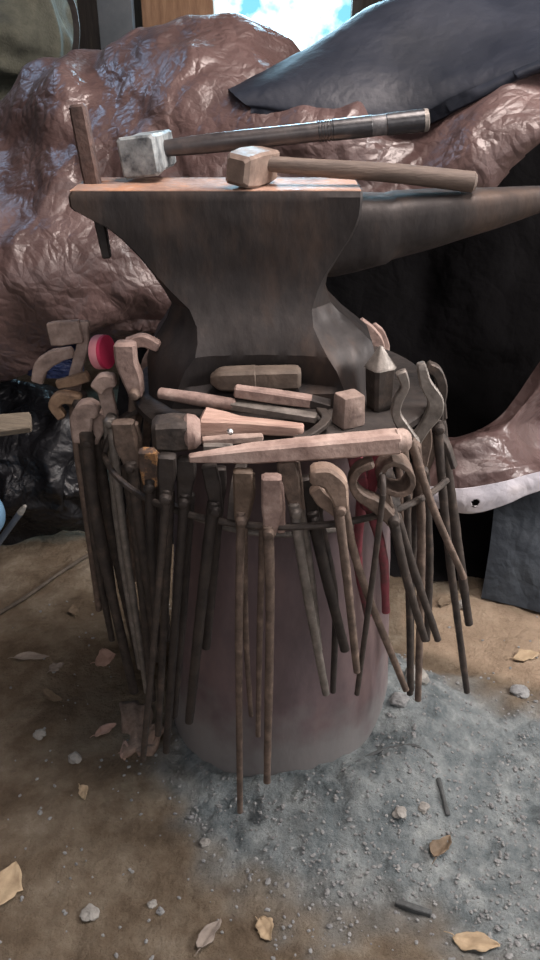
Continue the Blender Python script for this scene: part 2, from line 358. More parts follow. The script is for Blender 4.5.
# ------------------------------------------------------------------ stand
SZ = .62
def build_stand():
    t = empty('anvil_stand', (CX, CY, 0), 'purple-grey conical iron stand under the anvil, standing in grey ash', 'stand')
    bm = bmesh.new()
    lathe(bm, [(.192, -.01), (.193, .03), (.190, .06), (.181, .22), (.172, .36), (.164, .50), (.158, .60)], (CX, CY, 0), None, 72)
    bmesh.ops.subdivide_edges(bm, edges=[e for e in bm.edges if abs(e.verts[0].co.z-e.verts[1].co.z) > .05], cuts=4)
    for v in bm.verts:
        d = Vector((v.co.x-CX, v.co.y-CY, 0))
        if d.length > .05: v.co += d.normalized()*(.004*noise.noise(v.co*7)+.0015*noise.noise(v.co*25))
    from_bm('body', bm, stand_m, t)
    bm = bmesh.new(); lathe(bm, [(.206, SZ-.016), (.213, SZ-.012), (.213, SZ-.003), (.209, SZ)], (CX, CY, 0), None, 72)
    from_bm('top_plate', bm, black_m, t)
    bm = bmesh.new(); sweep(bm, [Vector((CX+.26*math.sin(math.radians(a)), CY-.26*math.cos(math.radians(a)), .537)) for a in range(-96, 64, 8)], .009, .009, sides=8, samples=80); from_bm('tool_ring', bm, iron_m, t)
    bm = bmesh.new(); torus(bm, (CX, CY, .478), .186, .004, .004, 96); from_bm('lower_ring', bm, grey_m, t)
    for k in (-165, -104, -58, -27):
        a = math.radians(k); bm = bmesh.new(); d = Vector((math.cos(a), math.sin(a), 0)); c = Vector((CX, CY, 0))
        sweep(bm, [c+d*.20+Vector((0, 0, SZ-.017)), c+d*.24+Vector((0, 0, .580)), c+d*.259+Vector((0, 0, .542))], .014, .006, samples=8, front=Vector((0, 0, 1)))
        from_bm('bracket', bm, iron_m, t)
    for k in range(4):
        a = k*math.pi/2+.7; bm = bmesh.new(); d = Vector((math.cos(a), math.sin(a), 0)); c = Vector((CX, CY, .478))
        sweep(bm, [c+d*.160, c+d*.187], .008, .006, samples=3, front=Vector((0, 0, 1))); from_bm('ring_stub', bm, grey_m, t)
build_stand()

# ------------------------------------------------------------------ anvil
AT = .886                       # face height
BAR_A, BAR_B = P(78, 107, 1.085), P(107, 257, 1.07)
def build_anvil():
    t = empty('anvil', (-.02, CY, SZ), 'large dark iron anvil with its horn to the right, on the stand', 'anvil')
    lv = [(.621, -.166, .142, .100, .036, .046), (.641, -.166, .142, .100, .044, .050), (.648, -.166, .142, .100, .046, .051), (.672, -.166, .142, .100, .056, .056), (.690, -.160, .138, .097, .064, .060), (.705, -.149, .121, .086, .056, .054),
          (.722, -.138, .100, .073, .044, .044), (.742, -.130, .080, .060, .026, .028), (.765, -.138, .071, .0535, .010, .010), (.785, -.150, .074, .052, .004, .004), (.806, -.165, .086, .053, .003, .003),
          (.828, -.184, .100, .0545, .003, .003), (.845, -.204, .108, .0555, .003, .003), (.856, -.226, .111, .056, .003, .003), (.863, -.240, .112, .056, .003, .003), (.868, -.2445, .1125, .056, .003, .003), (.880, -.245, .1125, .056, .003, .003)]
    bm = bmesh.new(); rings = []
    for z, x0, x1, hy, c, d in lv:
        cs = [(x0+c, -hy), (x1-c, -hy), (x1, -hy+d), (x1, hy-d), (x1-c, hy), (x0+c, hy), (x0, hy-d), (x0, -hy+d)]
        ring = []
        for q, k in zip(range(8), (14, 3, 5, 3, 14, 3, 5, 3)):
            (ax, ay), (bx, by) = cs[q], cs[(q+1) % 8]
            for w in range(k):
                yy = ay+(by-ay)*w/k
                if q in (0, 4): yy -= math.copysign(.020*(1-abs(w/k*2-1)**3)*min(sm(.642, .647, z), sm(.73, .65, z)), yy)
                ring.append(bm.verts.new((ax+(bx-ax)*w/k, CY+yy, z)))
        rings.append(ring)
    m = len(rings[0])
    for a, b in zip(rings, rings[1:]):
        for k in range(m): bm.faces.new((a[k], a[(k+1) % m], b[(k+1) % m], b[k]))
    bm.faces.new(rings[0][::-1])
    top = [bm.verts.new((v.co.x+(-.0 if abs(v.co.x+.245) > .01 else .003), CY+(v.co.y-CY)*.95, AT)) for v in rings[-1]]
    for k in range(m): bm.faces.new((rings[-1][k], rings[-1][(k+1) % m], top[(k+1) % m], top[k]))
    bm.faces.new(top)
    bmesh.ops.subdivide_edges(bm, edges=[e for e in bm.edges if e.calc_length() > .012 and len(e.link_faces) == 2 and all(len(f.verts) == 4 for f in e.link_faces)], cuts=1, use_grid_fill=True)
    for v in bm.verts:
        if v.co.z < AT-.004: v.co += Vector((0, .0012, .0008))*noise.noise(v.co*45)+Vector((0, .002, 0))*noise.noise(v.co*14)
    body = from_bm('body', bm, anvil_m, t, True, 30)
    # hardy hole through the heel
    cb = bmesh.new(); d = (BAR_B-BAR_A).normalized(); mid = BAR_A+(BAR_B-BAR_A)*.55
    sweep(cb, [mid-d*.09, mid+d*.07], .0235, .0235, samples=3); cut = from_bm('cutter', cb, None)
    md = body.modifiers.new('hole', 'BOOLEAN'); md.object = cut; md.operation = 'DIFFERENCE'; md.solver = 'EXACT'
    dg = bpy.context.evaluated_depsgraph_get(); me = bpy.data.meshes.new_from_object(body.evaluated_get(dg))
    body.modifiers.clear(); body.data = me; bpy.data.objects.remove(cut)
    # table and horn: flat-topped cone, loft along x
    st = [(.060, .872, .772, .048), (.085, .874, .774, .050), (.110, .874, .780, .050), (.135, .8735, .787, .050), (.150, .873, .791, .0495), (.158, .876, .793, .048), (.18, .8775, .799, .046), (.21, .879, .807, .043), (.25, .880, .820, .037),
          (.29, .881, .832, .031), (.33, .883, .846, .022), (.37, .884, .860, .013), (.395, .882, .871, .006)]
    bm = bmesh.new(); rings = []; n = 28
    for x, zt, zb, hy in st:
        ring = []; zc = (zt+zb)/2; hz = (zt-zb)/2; e = .55 if x < .155 else .85
        for k in range(n):
            a = 2*math.pi*k/n; c, s = math.cos(a), math.sin(a)
            ee = e if s < 0 else min(e, .6)
            ring.append(bm.verts.new((x, CY+hy*math.copysign(abs(c)**ee, c), zc+hz*math.copysign(abs(s)**ee, s))))
        rings.append(ring)
    for a, b in zip(rings, rings[1:]):
        for k in range(n): bm.faces.new((a[k], a[(k+1) % n], b[(k+1) % n], b[k]))
    bm.faces.new(rings[0][::-1]); bm.faces.new(rings[-1])
    from_bm('horn', bm, anvil_m, t, True, 45)
    bm = bmesh.new(); sweep(bm, [P(203, 318, 1.012), P(225, 322, 1.011), P(250, 320, 1.011), P(272, 327, 1.010)], .004, .006, samples=22, rag=.6); from_bm('weld_bead', bm, grey_m, t)
    # hard face plate: bright rusty top skin
    bm = bmesh.new(); box_bm(bm, Vector((-.066, CY, AT-.001)), .354, .1035, .004, None, .0012)
    bmesh.ops.subdivide_edges(bm, edges=[e for e in bm.edges if e.calc_length() > .05], cuts=6, use_grid_fill=True)
    f = from_bm('face_plate', bm, mat('pink_rusted_face', [(.3, (.22, .13, .10)), (.5, (.40, .26, .20)), (.62, (.52, .27, .16)), (.75, (.55, .42, .35))], 22, .5, .1, .25, 90, .7), t, True, 30)
    f['label'] = 'worn pinkish rusty top face'
    cb = bmesh.new(); sweep(cb, [mid-d*.09, mid+d*.07], .0235, .0235, samples=3); cut = from_bm('cutter', cb, None)
    md = f.modifiers.new('hole', 'BOOLEAN'); md.object = cut; md.operation = 'DIFFERENCE'; md.solver = 'EXACT'
    dg = bpy.context.evaluated_depsgraph_get(); me = bpy.data.meshes.new_from_object(f.evaluated_get(dg))
    f.modifiers.clear(); f.data = me; bpy.data.objects.remove(cut)
build_anvil()

t = empty('hardy_bar', BAR_B, 'square rusty iron bar standing upright through the hole in the anvil heel', 'bar')
bm = bmesh.new(); d = BAR_B-BAR_A
sweep(bm, [BAR_A, BAR_A+d*.40, BAR_A+d*.5], [.020, .0205, .020], [.020, .0205, .020], samples=12, rag=.06); from_bm('shank', bm, rust_m if False else mat('dark_red_rust', [(.3, (.05, .032, .028)), (.55, (.10, .062, .052)), (.75, (.17, .11, .09))], 40, .65, .1, .4, 110), t)
bm = bmesh.new(); sweep(bm, [BAR_A+d*.5, BAR_A+d*.75, BAR_B], [.017, .014, .011], [.017, .014, .011], samples=10, rag=.06); from_bm('tapered_tip', bm, black_m, t)

# ------------------------------------------------------------------ hammers on the anvil face
def hammer_long():
    t = empty('sledge_hammer', (-.15, 1.12, AT), 'sledge hammer with pale steel head and black taped handle, on the anvil face', 'hammer')
    R = Matrix.Rotation(math.radians(-9), 3, 'Z') @ Matrix.Rotation(math.radians(-7), 3, 'Y')
    c = Vector((-.158, 1.123, AT+.0315))
    bm = bmesh.new()
    # head: octagonal-cornered block with a chamfered face at both ends
    prof = [(-.050, .043), (-.047, .049), (-.03, .048), (-.012, .045), (.012, .045), (.03, .046), (.044, .044), (.050, .032)]
    rings = []
    for y, s in prof:
        h = s/2; k = h*.14
        sec = [(h-k, h), (h, h-k), (h, -h+k), (h-k, -h), (-h+k, -h), (-h, -h+k), (-h, h-k), (-h+k, h)]
        rings.append([bm.verts.new(c+R @ Vector((a, y, b))) for a, b in sec])
    for a, b in zip(rings, rings[1:]):
        for k in range(8): bm.faces.new((a[k], a[(k+1) % 8], b[(k+1) % 8], b[k]))
    bm.faces.new(rings[0][::-1]); bm.faces.new(rings[-1]); rough_up(bm, .0006, 60)
    hd = from_bm('head', bm, hammer_m, t, True, 25); hd['label'] = 'pale scuffed steel head'
    a, b = c+Vector((.012, 0, .004)), P(428, 120, 1.115)
    L_ = lambda k: a.lerp(b, k)
    bm = bmesh.new(); sweep(bm, [L_(0), L_(.2), L_(.45), L_(.66)], [.020, .025, .024, .024], [.018, .024, .023, .023], sides=16, samples=12); from_bm('handle', bm, mat('dark_handle', [(.35, (.03, .027, .03)), (.6, (.06, .052, .052)), (.8, (.10, .08, .075))], 40, .3, 0, .15, 100, .5, coat=.4), t)
    bm = bmesh.new(); sweep(bm, [L_(.655), L_(.76), L_(.795)], .0262, .0252, sides=16, samples=8)
    w = from_bm('wrap', bm, tape_m, t); w['label'] = 'black tape wrapped round the grip'
    for k in range(5):
        bm = bmesh.new(); q = L_(.60+.0115*k); sweep(bm, [q, q+(b-a)*.006], .0258, .0248, sides=16, samples=3, cap=.1); from_bm('tape_turn', bm, tape_m, w)
    bm = bmesh.new(); sweep(bm, [L_(.79), L_(.84), L_(.855)], .0255, .0245, sides=16, samples=6); f = from_bm('ferrule', bm, worn_m, t); f['label'] = 'worn silver band on the grip'
    bm = bmesh.new(); sweep(bm, [L_(.85), L_(.93), L_(.99)], [.027, .0275, .028], [.026, .0265, .027], sides=16, samples=8); from_bm('grip', bm, tape_m, t)
    bm = bmesh.new(); sweep(bm, [L_(.985), L_(1.0)], [.0285, .027], [.0275, .026], sides=16, samples=4, cap=.08); from_bm('end_cap', bm, grey_m, t)
hammer_long()

def hammer_wood():
    t = empty('forging_hammer', Z(255, 190, AT), 'forging hammer with blocky head and bare wooden handle along the anvil horn', 'hammer')
    R = Matrix.Rotation(math.radians(-30), 3, 'Z') @ Matrix.Rotation(math.radians(8), 3, 'Y')
    c = Z(255, 190, AT); c = Vector((c.x-.002, 1.052, AT+.0235))
    bm = bmesh.new(); prof = [(-.042, .024, .026), (-.036, .033, .036), (-.012, .036, .041), (.014, .035, .040), (.036, .030, .036), (.043, .022, .028)]
    rings = []
    for y, sx, sz in prof:
        h, g = sx/2, sz/2; k = min(h, g)*.2
        sec = [(h-k, g), (h, g-k), (h, -g+k), (h-k, -g), (-h+k, -g), (-h, -g+k), (-h, g-k), (-h+k, g)]
        rings.append([bm.verts.new(c+R @ Vector((a, y, b))) for a, b in sec])
    for a, b in zip(rings, rings[1:]):
        for k in range(8): bm.faces.new((a[k], a[(k+1) % 8], b[(k+1) % 8], b[k]))
    bm.faces.new(rings[0][::-1]); bm.faces.new(rings[-1])
    from_bm('head', bm, mat('bronze_brown_steel', [(.3, (.15, .11, .09)), (.55, (.26, .195, .16)), (.75, (.38, .30, .25))], 40, .45, .2, .25, 90), t, True, 25)
    a, b = c+Vector((.008, .002, .004)), P(473, 182, 1.045)
    bm = bmesh.new(); sweep(bm, [a, a.lerp(b, .25), a.lerp(b, .6)+Vector((0, 0, .002)), b], [.018, .021, .023, .0255], [.016, .018, .021, .024], sides=16, samples=20); from_bm('handle', bm, wood_m, t)
    bm = bmesh.new(); sweep(bm, [c-Vector((.019, 0, -.004)), c-Vector((.0165, 0, -.004))], .012, .004, samples=3); from_bm('wedge', bm, grey_m, t)
hammer_wood()

# ------------------------------------------------------------------ tongs and rods hung round the ring
RR, RZ = .260, .537
def yring(px, back=False):
    """depth of the ring where it crosses picture column px"""
    best = None
    for i in range(0, 181):
        a = math.radians(-90+i); x = CX+RR*math.sin(a); y = CY+(RR if back else -RR)*math.cos(a)
        q = Vector((x, y, RZ)); u = 270+F*x/depth(q)
        if best is None or abs(u-px) < best[0]: best = (abs(u-px), y)
    return best[1]
def poly(pts, Y):
    return [P(p[0], p[1], p[2] if len(p) > 2 else Y) for p in pts]
def tongs(label, m, jaws, reins, rivet, Y, name='tongs', cat='tongs', mj=None, group=None, part='jaw', bow=.016):
    """jaws: (points, width px[, thickness m]); reins: (points, width px). All points are picture column/row at depth Y (+ own offset)"""
    base = min((poly(r[0], Y)[-1] for r in reins), key=lambda v: v.z)
    t = empty(name, base, label, cat, group)
    for i, j in enumerate(jaws):
        pts = poly(j[0], Y+(j[3] if len(j) > 3 else (-.007, .009, .016)[i % 3])); s = mpp(pts[0]); w = [k*s for k in j[1]] if isinstance(j[1], (list, tuple)) else j[1]*s
        bm = bmesh.new(); sweep(bm, pts, w, j[2] if len(j) > 2 else .011, samples=16, rag=.12)
        from_bm(part, bm, mj or m, t)
    for i, r in enumerate(reins):
        dy = r[2] if len(r) > 2 else (-.012, .013, .022)[i % 3]
        pts = poly(r[0], Y+dy)
        s = mpp(pts[0]); w = r[1]*s
        if len(pts) > 2:
            for k in range(1, len(pts)-1): pts[k].y += (-1 if dy < 0 else 1)*bow*.3
        bm = bmesh.new(); sweep(bm, pts, [w*1.15, w, w*.95, w*.85], [w*1.1, w*.9, w*.85, w*.75], sides=10, samples=22, rag=.10)
        from_bm('rein', bm, r[3] if len(r) > 3 else m, t)
    if rivet:
        c = P(rivet[0], rivet[1], Y); s = mpp(c)
        bm = bmesh.new(); lathe(bm, [(.001, -.024), (.005, -.023), (.0075, -.019), (.0075, .019), (.005, .023), (.001, .024)], c, Matrix.Rotation(math.radians(90), 3, 'X'), 14)
        from_bm('rivet', bm, m, t)
    return t

y_ = yring
tongs('tongs with a squarish upturned jaw plate, leftmost on the rack', rust_m,
      [([(50, 334), (66, 332.5), (81, 331)], [22, 25, 24], .012), ([(82, 322), (83, 345), (77, 368), (72, 396)], [14, 12, 12, 16], .012, -.001), ([(72, 352), (56, 356), (42, 366), (38, 381)], [10, 14, 15, 12], .014, .016)],
      [([(73, 392), (77, 440), (88, 520), (99, 610)], 9), ([(70, 392), (82, 450), (93, 530), (101, 596)], 8)], (73, 397), 1.12, mj=pale_m)
tongs('tongs with an orange-tan curled jaw, beside the left edge of the rack', iron_m,
      [([(62, 416), (55, 405), (62, 397), (80, 399)], [9, 12, 12, 11], .016), ([(58, 384), (72, 381), (88, 376)], [9, 11, 10], .012)],
      [([(78, 400), (84, 450), (98, 560), (112, 640)], 9), ([(82, 400), (90, 470), (108, 560), (118, 632)], 8)], (80, 400), 1.075, mj=orange_m)
tongs('thick dark tongs with a rounded tan knuckle, third from the left of the rack', iron_m,
      [([(83, 440), (82, 420), (87, 409), (97, 410)], [18, 22, 20, 14], .02), ([(92, 440), (98, 425), (102, 412)], [14, 15, 12], .014)],
      [([(86, 432), (99, 530), (134, 692)], 13), ([(95, 432), (112, 540), (141, 668)], 12)], (90, 438), 1.03, mj=pale_m)
tongs('slim grey steel tongs with a pale block jaw, just below the pink disc', grey_m,
      [([(97, 388), (104, 381), (114, 380)], [14, 16, 13], .016), ([(104, 386), (108, 402), (113, 424)], [15, 15, 12], .012)],
      [([(111, 418), (123, 520), (147, 692)], 9), ([(107, 420), (120, 550), (140, 668)], 8)], (111, 418), 1.00, mj=pale_m)
tongs('dark tongs with a tan blocky jaw, fifth from the left of the rack', iron_m,
      [([(123, 422), (126, 442), (133, 466)], [22, 23, 15], .016), ([(132, 424), (136, 445), (134, 466)], [12, 14, 12], .012)],
      [([(131, 462), (143, 545), (158, 660)], 12), ([(127, 466), (139, 565), (152, 700)], 11)], (132, 462), .955, mj=rust_m)
tongs('short dark tongs with an orange-flecked jaw end, between two blocky dark pairs', black_m,
      [([(148, 451), (149, 464), (151, 484)], [18, 19, 14], .016), ([(154, 454), (156, 470), (152, 486)], [10, 12, 12], .012)],
      [([(150, 480), (152, 550), (157, 645)], 10), ([(155, 480), (160, 560), (168, 640)], 9)], (151, 482), y_(150)+.012, mj=mat('orange_flecked_iron', [(.35, (.06, .045, .038)), (.52, (.12, .08, .06)), (.6, (.45, .24, .10)), (.75, (.30, .17, .10))], 60, .65, .1, .4, 110))
tongs('tongs with a dark square jaw and one long rein slanting left to the bark scrap', iron_m,
      [([(167, 456), (167, 474), (166, 496)], [18, 18, 12], .016), ([(166, 458), (166, 476), (166, 496)], [12, 12, 10], .012)],
      [([(167, 490), (158, 600), (143, 760)], 8.5), ([(170, 492), (165, 600), (158, 735)], 9)], (167, 492), y_(167)-.022, mj=black_m)
tongs('black tongs with a square jaw, directly right of the slanting pair', black_m,
      [([(186, 459), (186, 476), (184, 500)], [19, 19, 13], .016), ([(187, 462), (187, 478), (185, 498)], [12, 12, 10], .012)],
      [([(185, 494), (177, 600), (166, 752)], 10), ([(189, 494), (183, 600), (174, 716)], 11)], (185, 496), y_(186)+.01, mj=black_m)
tongs('black narrow-jawed tongs hanging deep in shadow, left of the tall flat jaw', black_m,
      [([(209, 466), (213, 484), (217, 508)], [15, 16, 12], .014), ([(220, 468), (220, 486), (216, 508)], [12, 13, 12], .012)],
      [([(214, 502), (203, 590), (189, 722)], 12), ([(218, 502), (214, 560), (206, 648)], 11)], (216, 504), y_(213)+.006)
tongs('tongs with a flat brown jaw and the longest rein, reaching nearly to the ash', rust_m,
      [([(243, 471), (243, 492), (241, 520)], [20, 20, 12], .014), ([(248, 475), (248, 495), (243, 522)], [14, 14, 11], .012)],
      [([(241, 512), (239, 640), (240, 812)], 8.5), ([(244, 515), (246, 640), (251, 716)], 6.5)], (242, 514), y_(243), mj=mat('flat_brown_jaw', [(.3, (.08, .058, .042)), (.55, (.14, .10, .074)), (.75, (.22, .16, .12))], 40, .6, .15, .4, 110))
tongs('tongs with a broad pale pinkish jaw at the front centre of the rack', rust_m,
      [([(271.5, 477), (271.5, 495), (272, 512), (270, 532)], [21, 21, 20, 12], .016), ([(276, 484), (279, 505), (281, 530)], [13, 13, 9], .012)],
      [([(268, 526), (270, 610), (267, 782)], 10), ([(263, 526), (260, 620), (258, 736)], 7)], (269, 526), y_(271)-.006, mj=pinkrust_m)
tongs('grey-reined tongs with a leaning flat jaw, right of the pale pinkish jaw', grey_m,
      [([(286, 461), (289, 478), (297, 508)], [20, 21, 13], .014), ([(293, 460), (296, 480), (300, 508)], [13, 13, 11], .012)],
      [([(294, 504), (306, 585), (326, 694)], 10.5), ([(299, 504), (310, 570), (319, 650)], 9)], (296, 506), y_(290)+.022, mj=rust_m)
tongs('black tongs behind the bent tan jaws, reins in shadow against the stand', black_m,
      [([(306, 478), (310, 495), (314, 516)], [14, 15, 12], .014), ([(316, 480), (319, 498), (316, 518)], [12, 12, 12], .012)],
      [([(312, 512), (325, 570), (345, 650)], 12), ([(318, 512), (335, 600), (333, 692)], 8)], (314, 514), y_(313)+.05)
tongs('tongs with bent tan jaws arching over the ring, below the tapered bar near its butt', rust_m,
      [([(313, 474), (326, 475), (336, 484), (342, 506)], [17, 23, 22, 13], .024), ([(315, 488), (324, 499), (338, 512)], [14, 16, 11], .014, .012)],
      [([(337, 500), (346, 570), (357, 672)], 9.5), ([(342, 500), (362, 580), (406, 690)], 9)], (339, 503), y_(325)-.014, mj=mat('tan_scaled_iron', [(.3, (.16, .115, .09)), (.55, (.28, .205, .16)), (.75, (.42, .32, .26))], 45, .6, .1, .4, 120))
tongs('tongs with round hollow looped jaws, at the right front of the rack', iron_m,
      [([(394, 520), (376, 503), (360, 494), (352, 481), (358, 468), (371, 462)], [13, 14, 11, 8, 7, 7], .020), ([(388, 502), (383, 488), (379, 470), (389, 458), (403, 461), (411, 474), (406, 486), (394, 488), (384, 484)], [9, 7, 6, 6, 6, 6, 6, 6, 6], .034, .012)],
      [([(392, 515), (407, 580), (425, 640)], 9.5), ([(396, 515), (417, 580), (438, 640)], 9)], (392, 514), y_(385)-.008, mj=rust_m)
tongs('red-painted tongs hanging inside the ring, behind the looped jaws', redpaint_m,
      [([(352, 446), (358, 470), (364, 500)], [14, 15, 12], .014), ([(380, 450), (374, 474), (366, 500)], [12, 14, 12], .014)],
      [([(366, 496), (382, 550), (386, 612)], 10), ([(362, 498), (358, 560), (368, 616)], 10)], (365, 498), y_(365)+.036)
tongs('tongs with wavy upright open jaws, right of the square-topped punch', rust_m,
      [([(401, 372), (405, 386), (398, 400), (396, 414), (404, 428), (414, 443)], [11, 9, 9, 10, 12, 14], .012), ([(421, 364), (426, 384), (435, 399), (434, 412), (425, 426), (413, 443)], [9, 12, 17, 16, 12, 13], .012)],
      [([(411, 440), (432, 505), (464, 578)], 8.5, -.03), ([(416, 440), (422, 540), (418, 700)], 9.5)], (413, 441), y_(413)+.034, mj=grey_m)
tongs('tongs with a hooked dark jaw, rightmost and farthest back on the rack', iron_m,
      [([(428, 366), (437, 372), (442, 388), (439, 406), (436, 424)], [10, 11, 10, 10, 12], .014), ([(441, 418), (439, 400), (432, 388)], [12, 11, 9], .012)],
      [([(437, 420), (447, 540), (467, 692)], 9, -.01), ([(440, 422), (452, 500), (469, 624)], 11, .012)], (437, 424), y_(437)+.06, mj=iron_m)
tongs("tongs with flat upright jaw plate and straight reins, right of the tapered bar's butt end", iron_m,
      [([(424, 428), (423, 446), (419, 470)], [15, 17, 13], .014), ([(431, 434), (430, 450), (423, 472)], [10, 12, 11], .012)],
      [([(420, 466), (411, 570), (410, 694)], 9), ([(424, 466), (430, 560), (427, 640)], 9)], (421, 466), y_(421)+.075, mj=rust_m)
tongs('tongs with a thick pale pinkish bent jaw leaning right, just right of the pink disc', rust_m,
      [([(125, 344), (127, 362), (133, 378), (137, 394)], [20, 22, 20, 14], .022, .0), ([(128, 344), (143, 340), (158, 346)], [12, 13, 10], .014, .02)],
      [([(135, 388), (131, 450), (134, 580)], 10, .022), ([(138, 388), (134, 470), (143, 590)], 9, .036)], (136, 390), .992, mj=pinkrust_m)
tongs('tongs with slender pinkish jaws leaning against the left foot of the anvil', rust_m,
      [([(146, 372), (150, 358), (161, 343), (168, 336)], [12, 13, 11, 8], .014), ([(156, 372), (158, 358), (152, 346), (140, 338)], [11, 12, 10, 8], .012)],
      [([(151, 368), (136, 430), (128, 540)], 9, .0), ([(154, 368), (146, 440), (142, 560)], 9, .015)], (152, 368), 1.20, mj=pinkrust_m)
tongs('tongs with rusty pink jaws peeking out behind the right foot of the anvil', rust_m,
      [([(376, 362), (378, 346), (371, 332), (360, 322)], [12, 13, 11, 9], .014), ([(381, 360), (384, 346), (380, 334), (373, 326)], [10, 11, 10, 8], .012)],
      [([(377, 358), (396, 430), (404, 540)], 9, .0), ([(380, 358), (402, 430), (412, 530)], 9, .015)], (378, 358), 1.27, mj=pinkrust_m)
# pokers: plain rods with a hook over the ring
def poker(label, m, pts, w, Y, mat2=None):
    pp = poly(pts, Y); s = mpp(pp[0])
    t = empty('poker', pp[-1], label, 'poker')
    bm = bmesh.new(); sweep(bm, pp, w*s, w*s, sides=10, samples=24, rag=.08); from_bm('shaft', bm, m, t)
    top = pp[0]; bm = bmesh.new()
    sweep(bm, [top, top+Vector((0, .004, .012)), top+Vector((0, .016, .016)), top+Vector((0, .026, .008)), top+Vector((0, .027, -.006))], w*s*.9, w*s*.9, sides=10, samples=12); from_bm('hook', bm, m, t)
yk = y_(383)
poker('thin iron rod slanting left in front of the stand, between the bent and looped tongs', iron_m, [(383, 494), (375, 560), (357, 694)], 6.5, yk-.038)
poker('straight dark rod hanging right of the looped jaws, its end level with the slanting rods', iron_m, [(407, 494), (409, 600), (411, 690)], 7.5, y_(406)+.034)
# ------------------------------------------------------------------ tools on the stand top
def rod_between(a, b): return [a, a.lerp(b, .5), b]
t = empty('tapered_bar', Z(300, 452, .625), 'long pale tapered bar laid across the front of the rack, rounded at its right end', 'bar')
a, b = Z(190, 458, .628), Z(398, 441, .640)
bm = bmesh.new(); sweep(bm, [a, a.lerp(b, .3), a.lerp(b, .7), b], [.010, .021, .025, .026], [.008, .020, .024, .025], samples=24, rag=.05, front=Vector((0, 0, 1)))
from_bm('shaft', bm, mat('pinkish_scaled_bar', [(.3, (.26, .18, .155)), (.5, (.42, .31, .27)), (.7, (.56, .44, .39))], 30, .65, 0, .4, 110), t)
bm = bmesh.new(); d = (b-a).normalized(); sweep(bm, [b-d*.002, b+d*.008, b+d*.012], [.029, .029, .024], [.028, .028, .022], sides=14, samples=6, cap=.2); from_bm('butt', bm, pale_m, t)

t = empty('rasp', Z(240, 405, SZ), 'rasp with a pinkish wooden handle, in front of the anvil foot', 'rasp')
a, b = P(160, 393, .952), Z(316, 418, SZ+.014); 
bm = bmesh.new(); sweep(bm, [a, a.lerp(b, .25), a.lerp(b, .48)], [.017, .020, .018], [.014, .017, .016], samples=12, sides=12, front=Vector((0, 0, 1))); from_bm('handle', bm, pinkrust_m, t)
bm = bmesh.new(); sweep(bm, [a.lerp(b, .47), a.lerp(b, .7), b], [.017, .018, .016], [.010, .010, .009], samples=10, front=Vector((0, 0, 1))); from_bm('blade', bm, grey_m, t)
t = empty('cold_chisel', Z(300, 398, SZ), 'pale flat chisel tucked behind the rasp, against the anvil foot', 'chisel')
a, b = P(236, 391, .938), P(330, 404, .928)
bm = bmesh.new(); sweep(bm, [a, a.lerp(b, .4), a.lerp(b, .8)], [.015, .017, .018], [.014, .015, .013], samples=12, front=Vector((0, 0, 1))); from_bm('shank', bm, pinkrust_m, t)
bm = bmesh.new(); sweep(bm, [a.lerp(b, .79), b], [.018, .022], [.013, .005], samples=6, front=Vector((0, 0, 1))); from_bm('blade', bm, black_m, t)
t = empty('set_hammer', Z(255, 388, SZ), 'small handleless hammer head with a blunt wedge end, against the anvil waist', 'hammer head')
a, b = P(212, 379, .968), P(298, 377, .968)
bm = bmesh.new(); sweep(bm, [a, a.lerp(b, .12), a.lerp(b, .5)], [.016, .028, .030], [.012, .026, .028], samples=10, front=Vector((0, 0, 1))); from_bm('peen', bm, mat('olive_brown_iron', [(.3, (.08, .062, .05)), (.55, (.14, .11, .088)), (.75, (.2, .16, .13))], 40, .6, .15, .3, 90), t)
bm = bmesh.new(); sweep(bm, [a.lerp(b, .505), a.lerp(b, .9), b], [.027, .027, .026], [.027, .027, .026], samples=8, front=Vector((0, 0, 1))); from_bm('poll', bm, MATS['olive_brown_iron'], t)

def wedge():
    t = empty('wooden_wedge', Z(230, 425, SZ), 'pale wooden wedge with a flared left end, between the rasp and the tapered bar', 'wedge')
    a, b = Z(204, 422, SZ+.016), Z(302, 430, SZ+.012)
    bm = bmesh.new(); sweep(bm, [a, a.lerp(b, .18), a.lerp(b, .38), a.lerp(b, .7), b], [.042, .032, .019, .017, .014], [.024, .022, .018, .016, .014], samples=22, rag=.05, front=Vector((0, 0, 1)))
    from_bm('body', bm, pinkwood_m, t)
wedge()
bm = bmesh.new(); a, b = Z(203, 441, SZ+.008), Z(262, 437, SZ+.008); sweep(bm, [a, a.lerp(b, .5), b], [.011, .013, .010], [.008, .009, .007], samples=10, front=Vector((0, 0, 1)))
tag(from_bm('iron_strip', bm, pale_m), 'short pale strip of metal below the wooden wedge, behind the tapered bar', 'strip')
bm = bmesh.new(); a, b = Z(204, 447, SZ+.006), Z(232, 447, SZ+.006); sweep(bm, [a, a.lerp(b, .5), b], [.009, .010, .008], [.007, .008, .006], samples=10, front=Vector((0, 0, 1)))
tag(from_bm('iron_strip', bm, grey_m), 'greyish strip of metal lowest at the left end of the tapered bar', 'strip')
bm = bmesh.new(); bmesh.ops.create_icosphere(bm, subdivisions=2, radius=.004, matrix=Matrix.Translation(Z(230, 432, SZ+.026))); rough_up(bm, .001, 200)
tag(from_bm('steel_bead', bm, mat('bright_steel', [(.3, (.7, .7, .7)), (.7, (.85, .85, .85))], 30, .2, .9, .05, 60)), 'tiny shiny metal bead on the wooden wedge', 'bead')
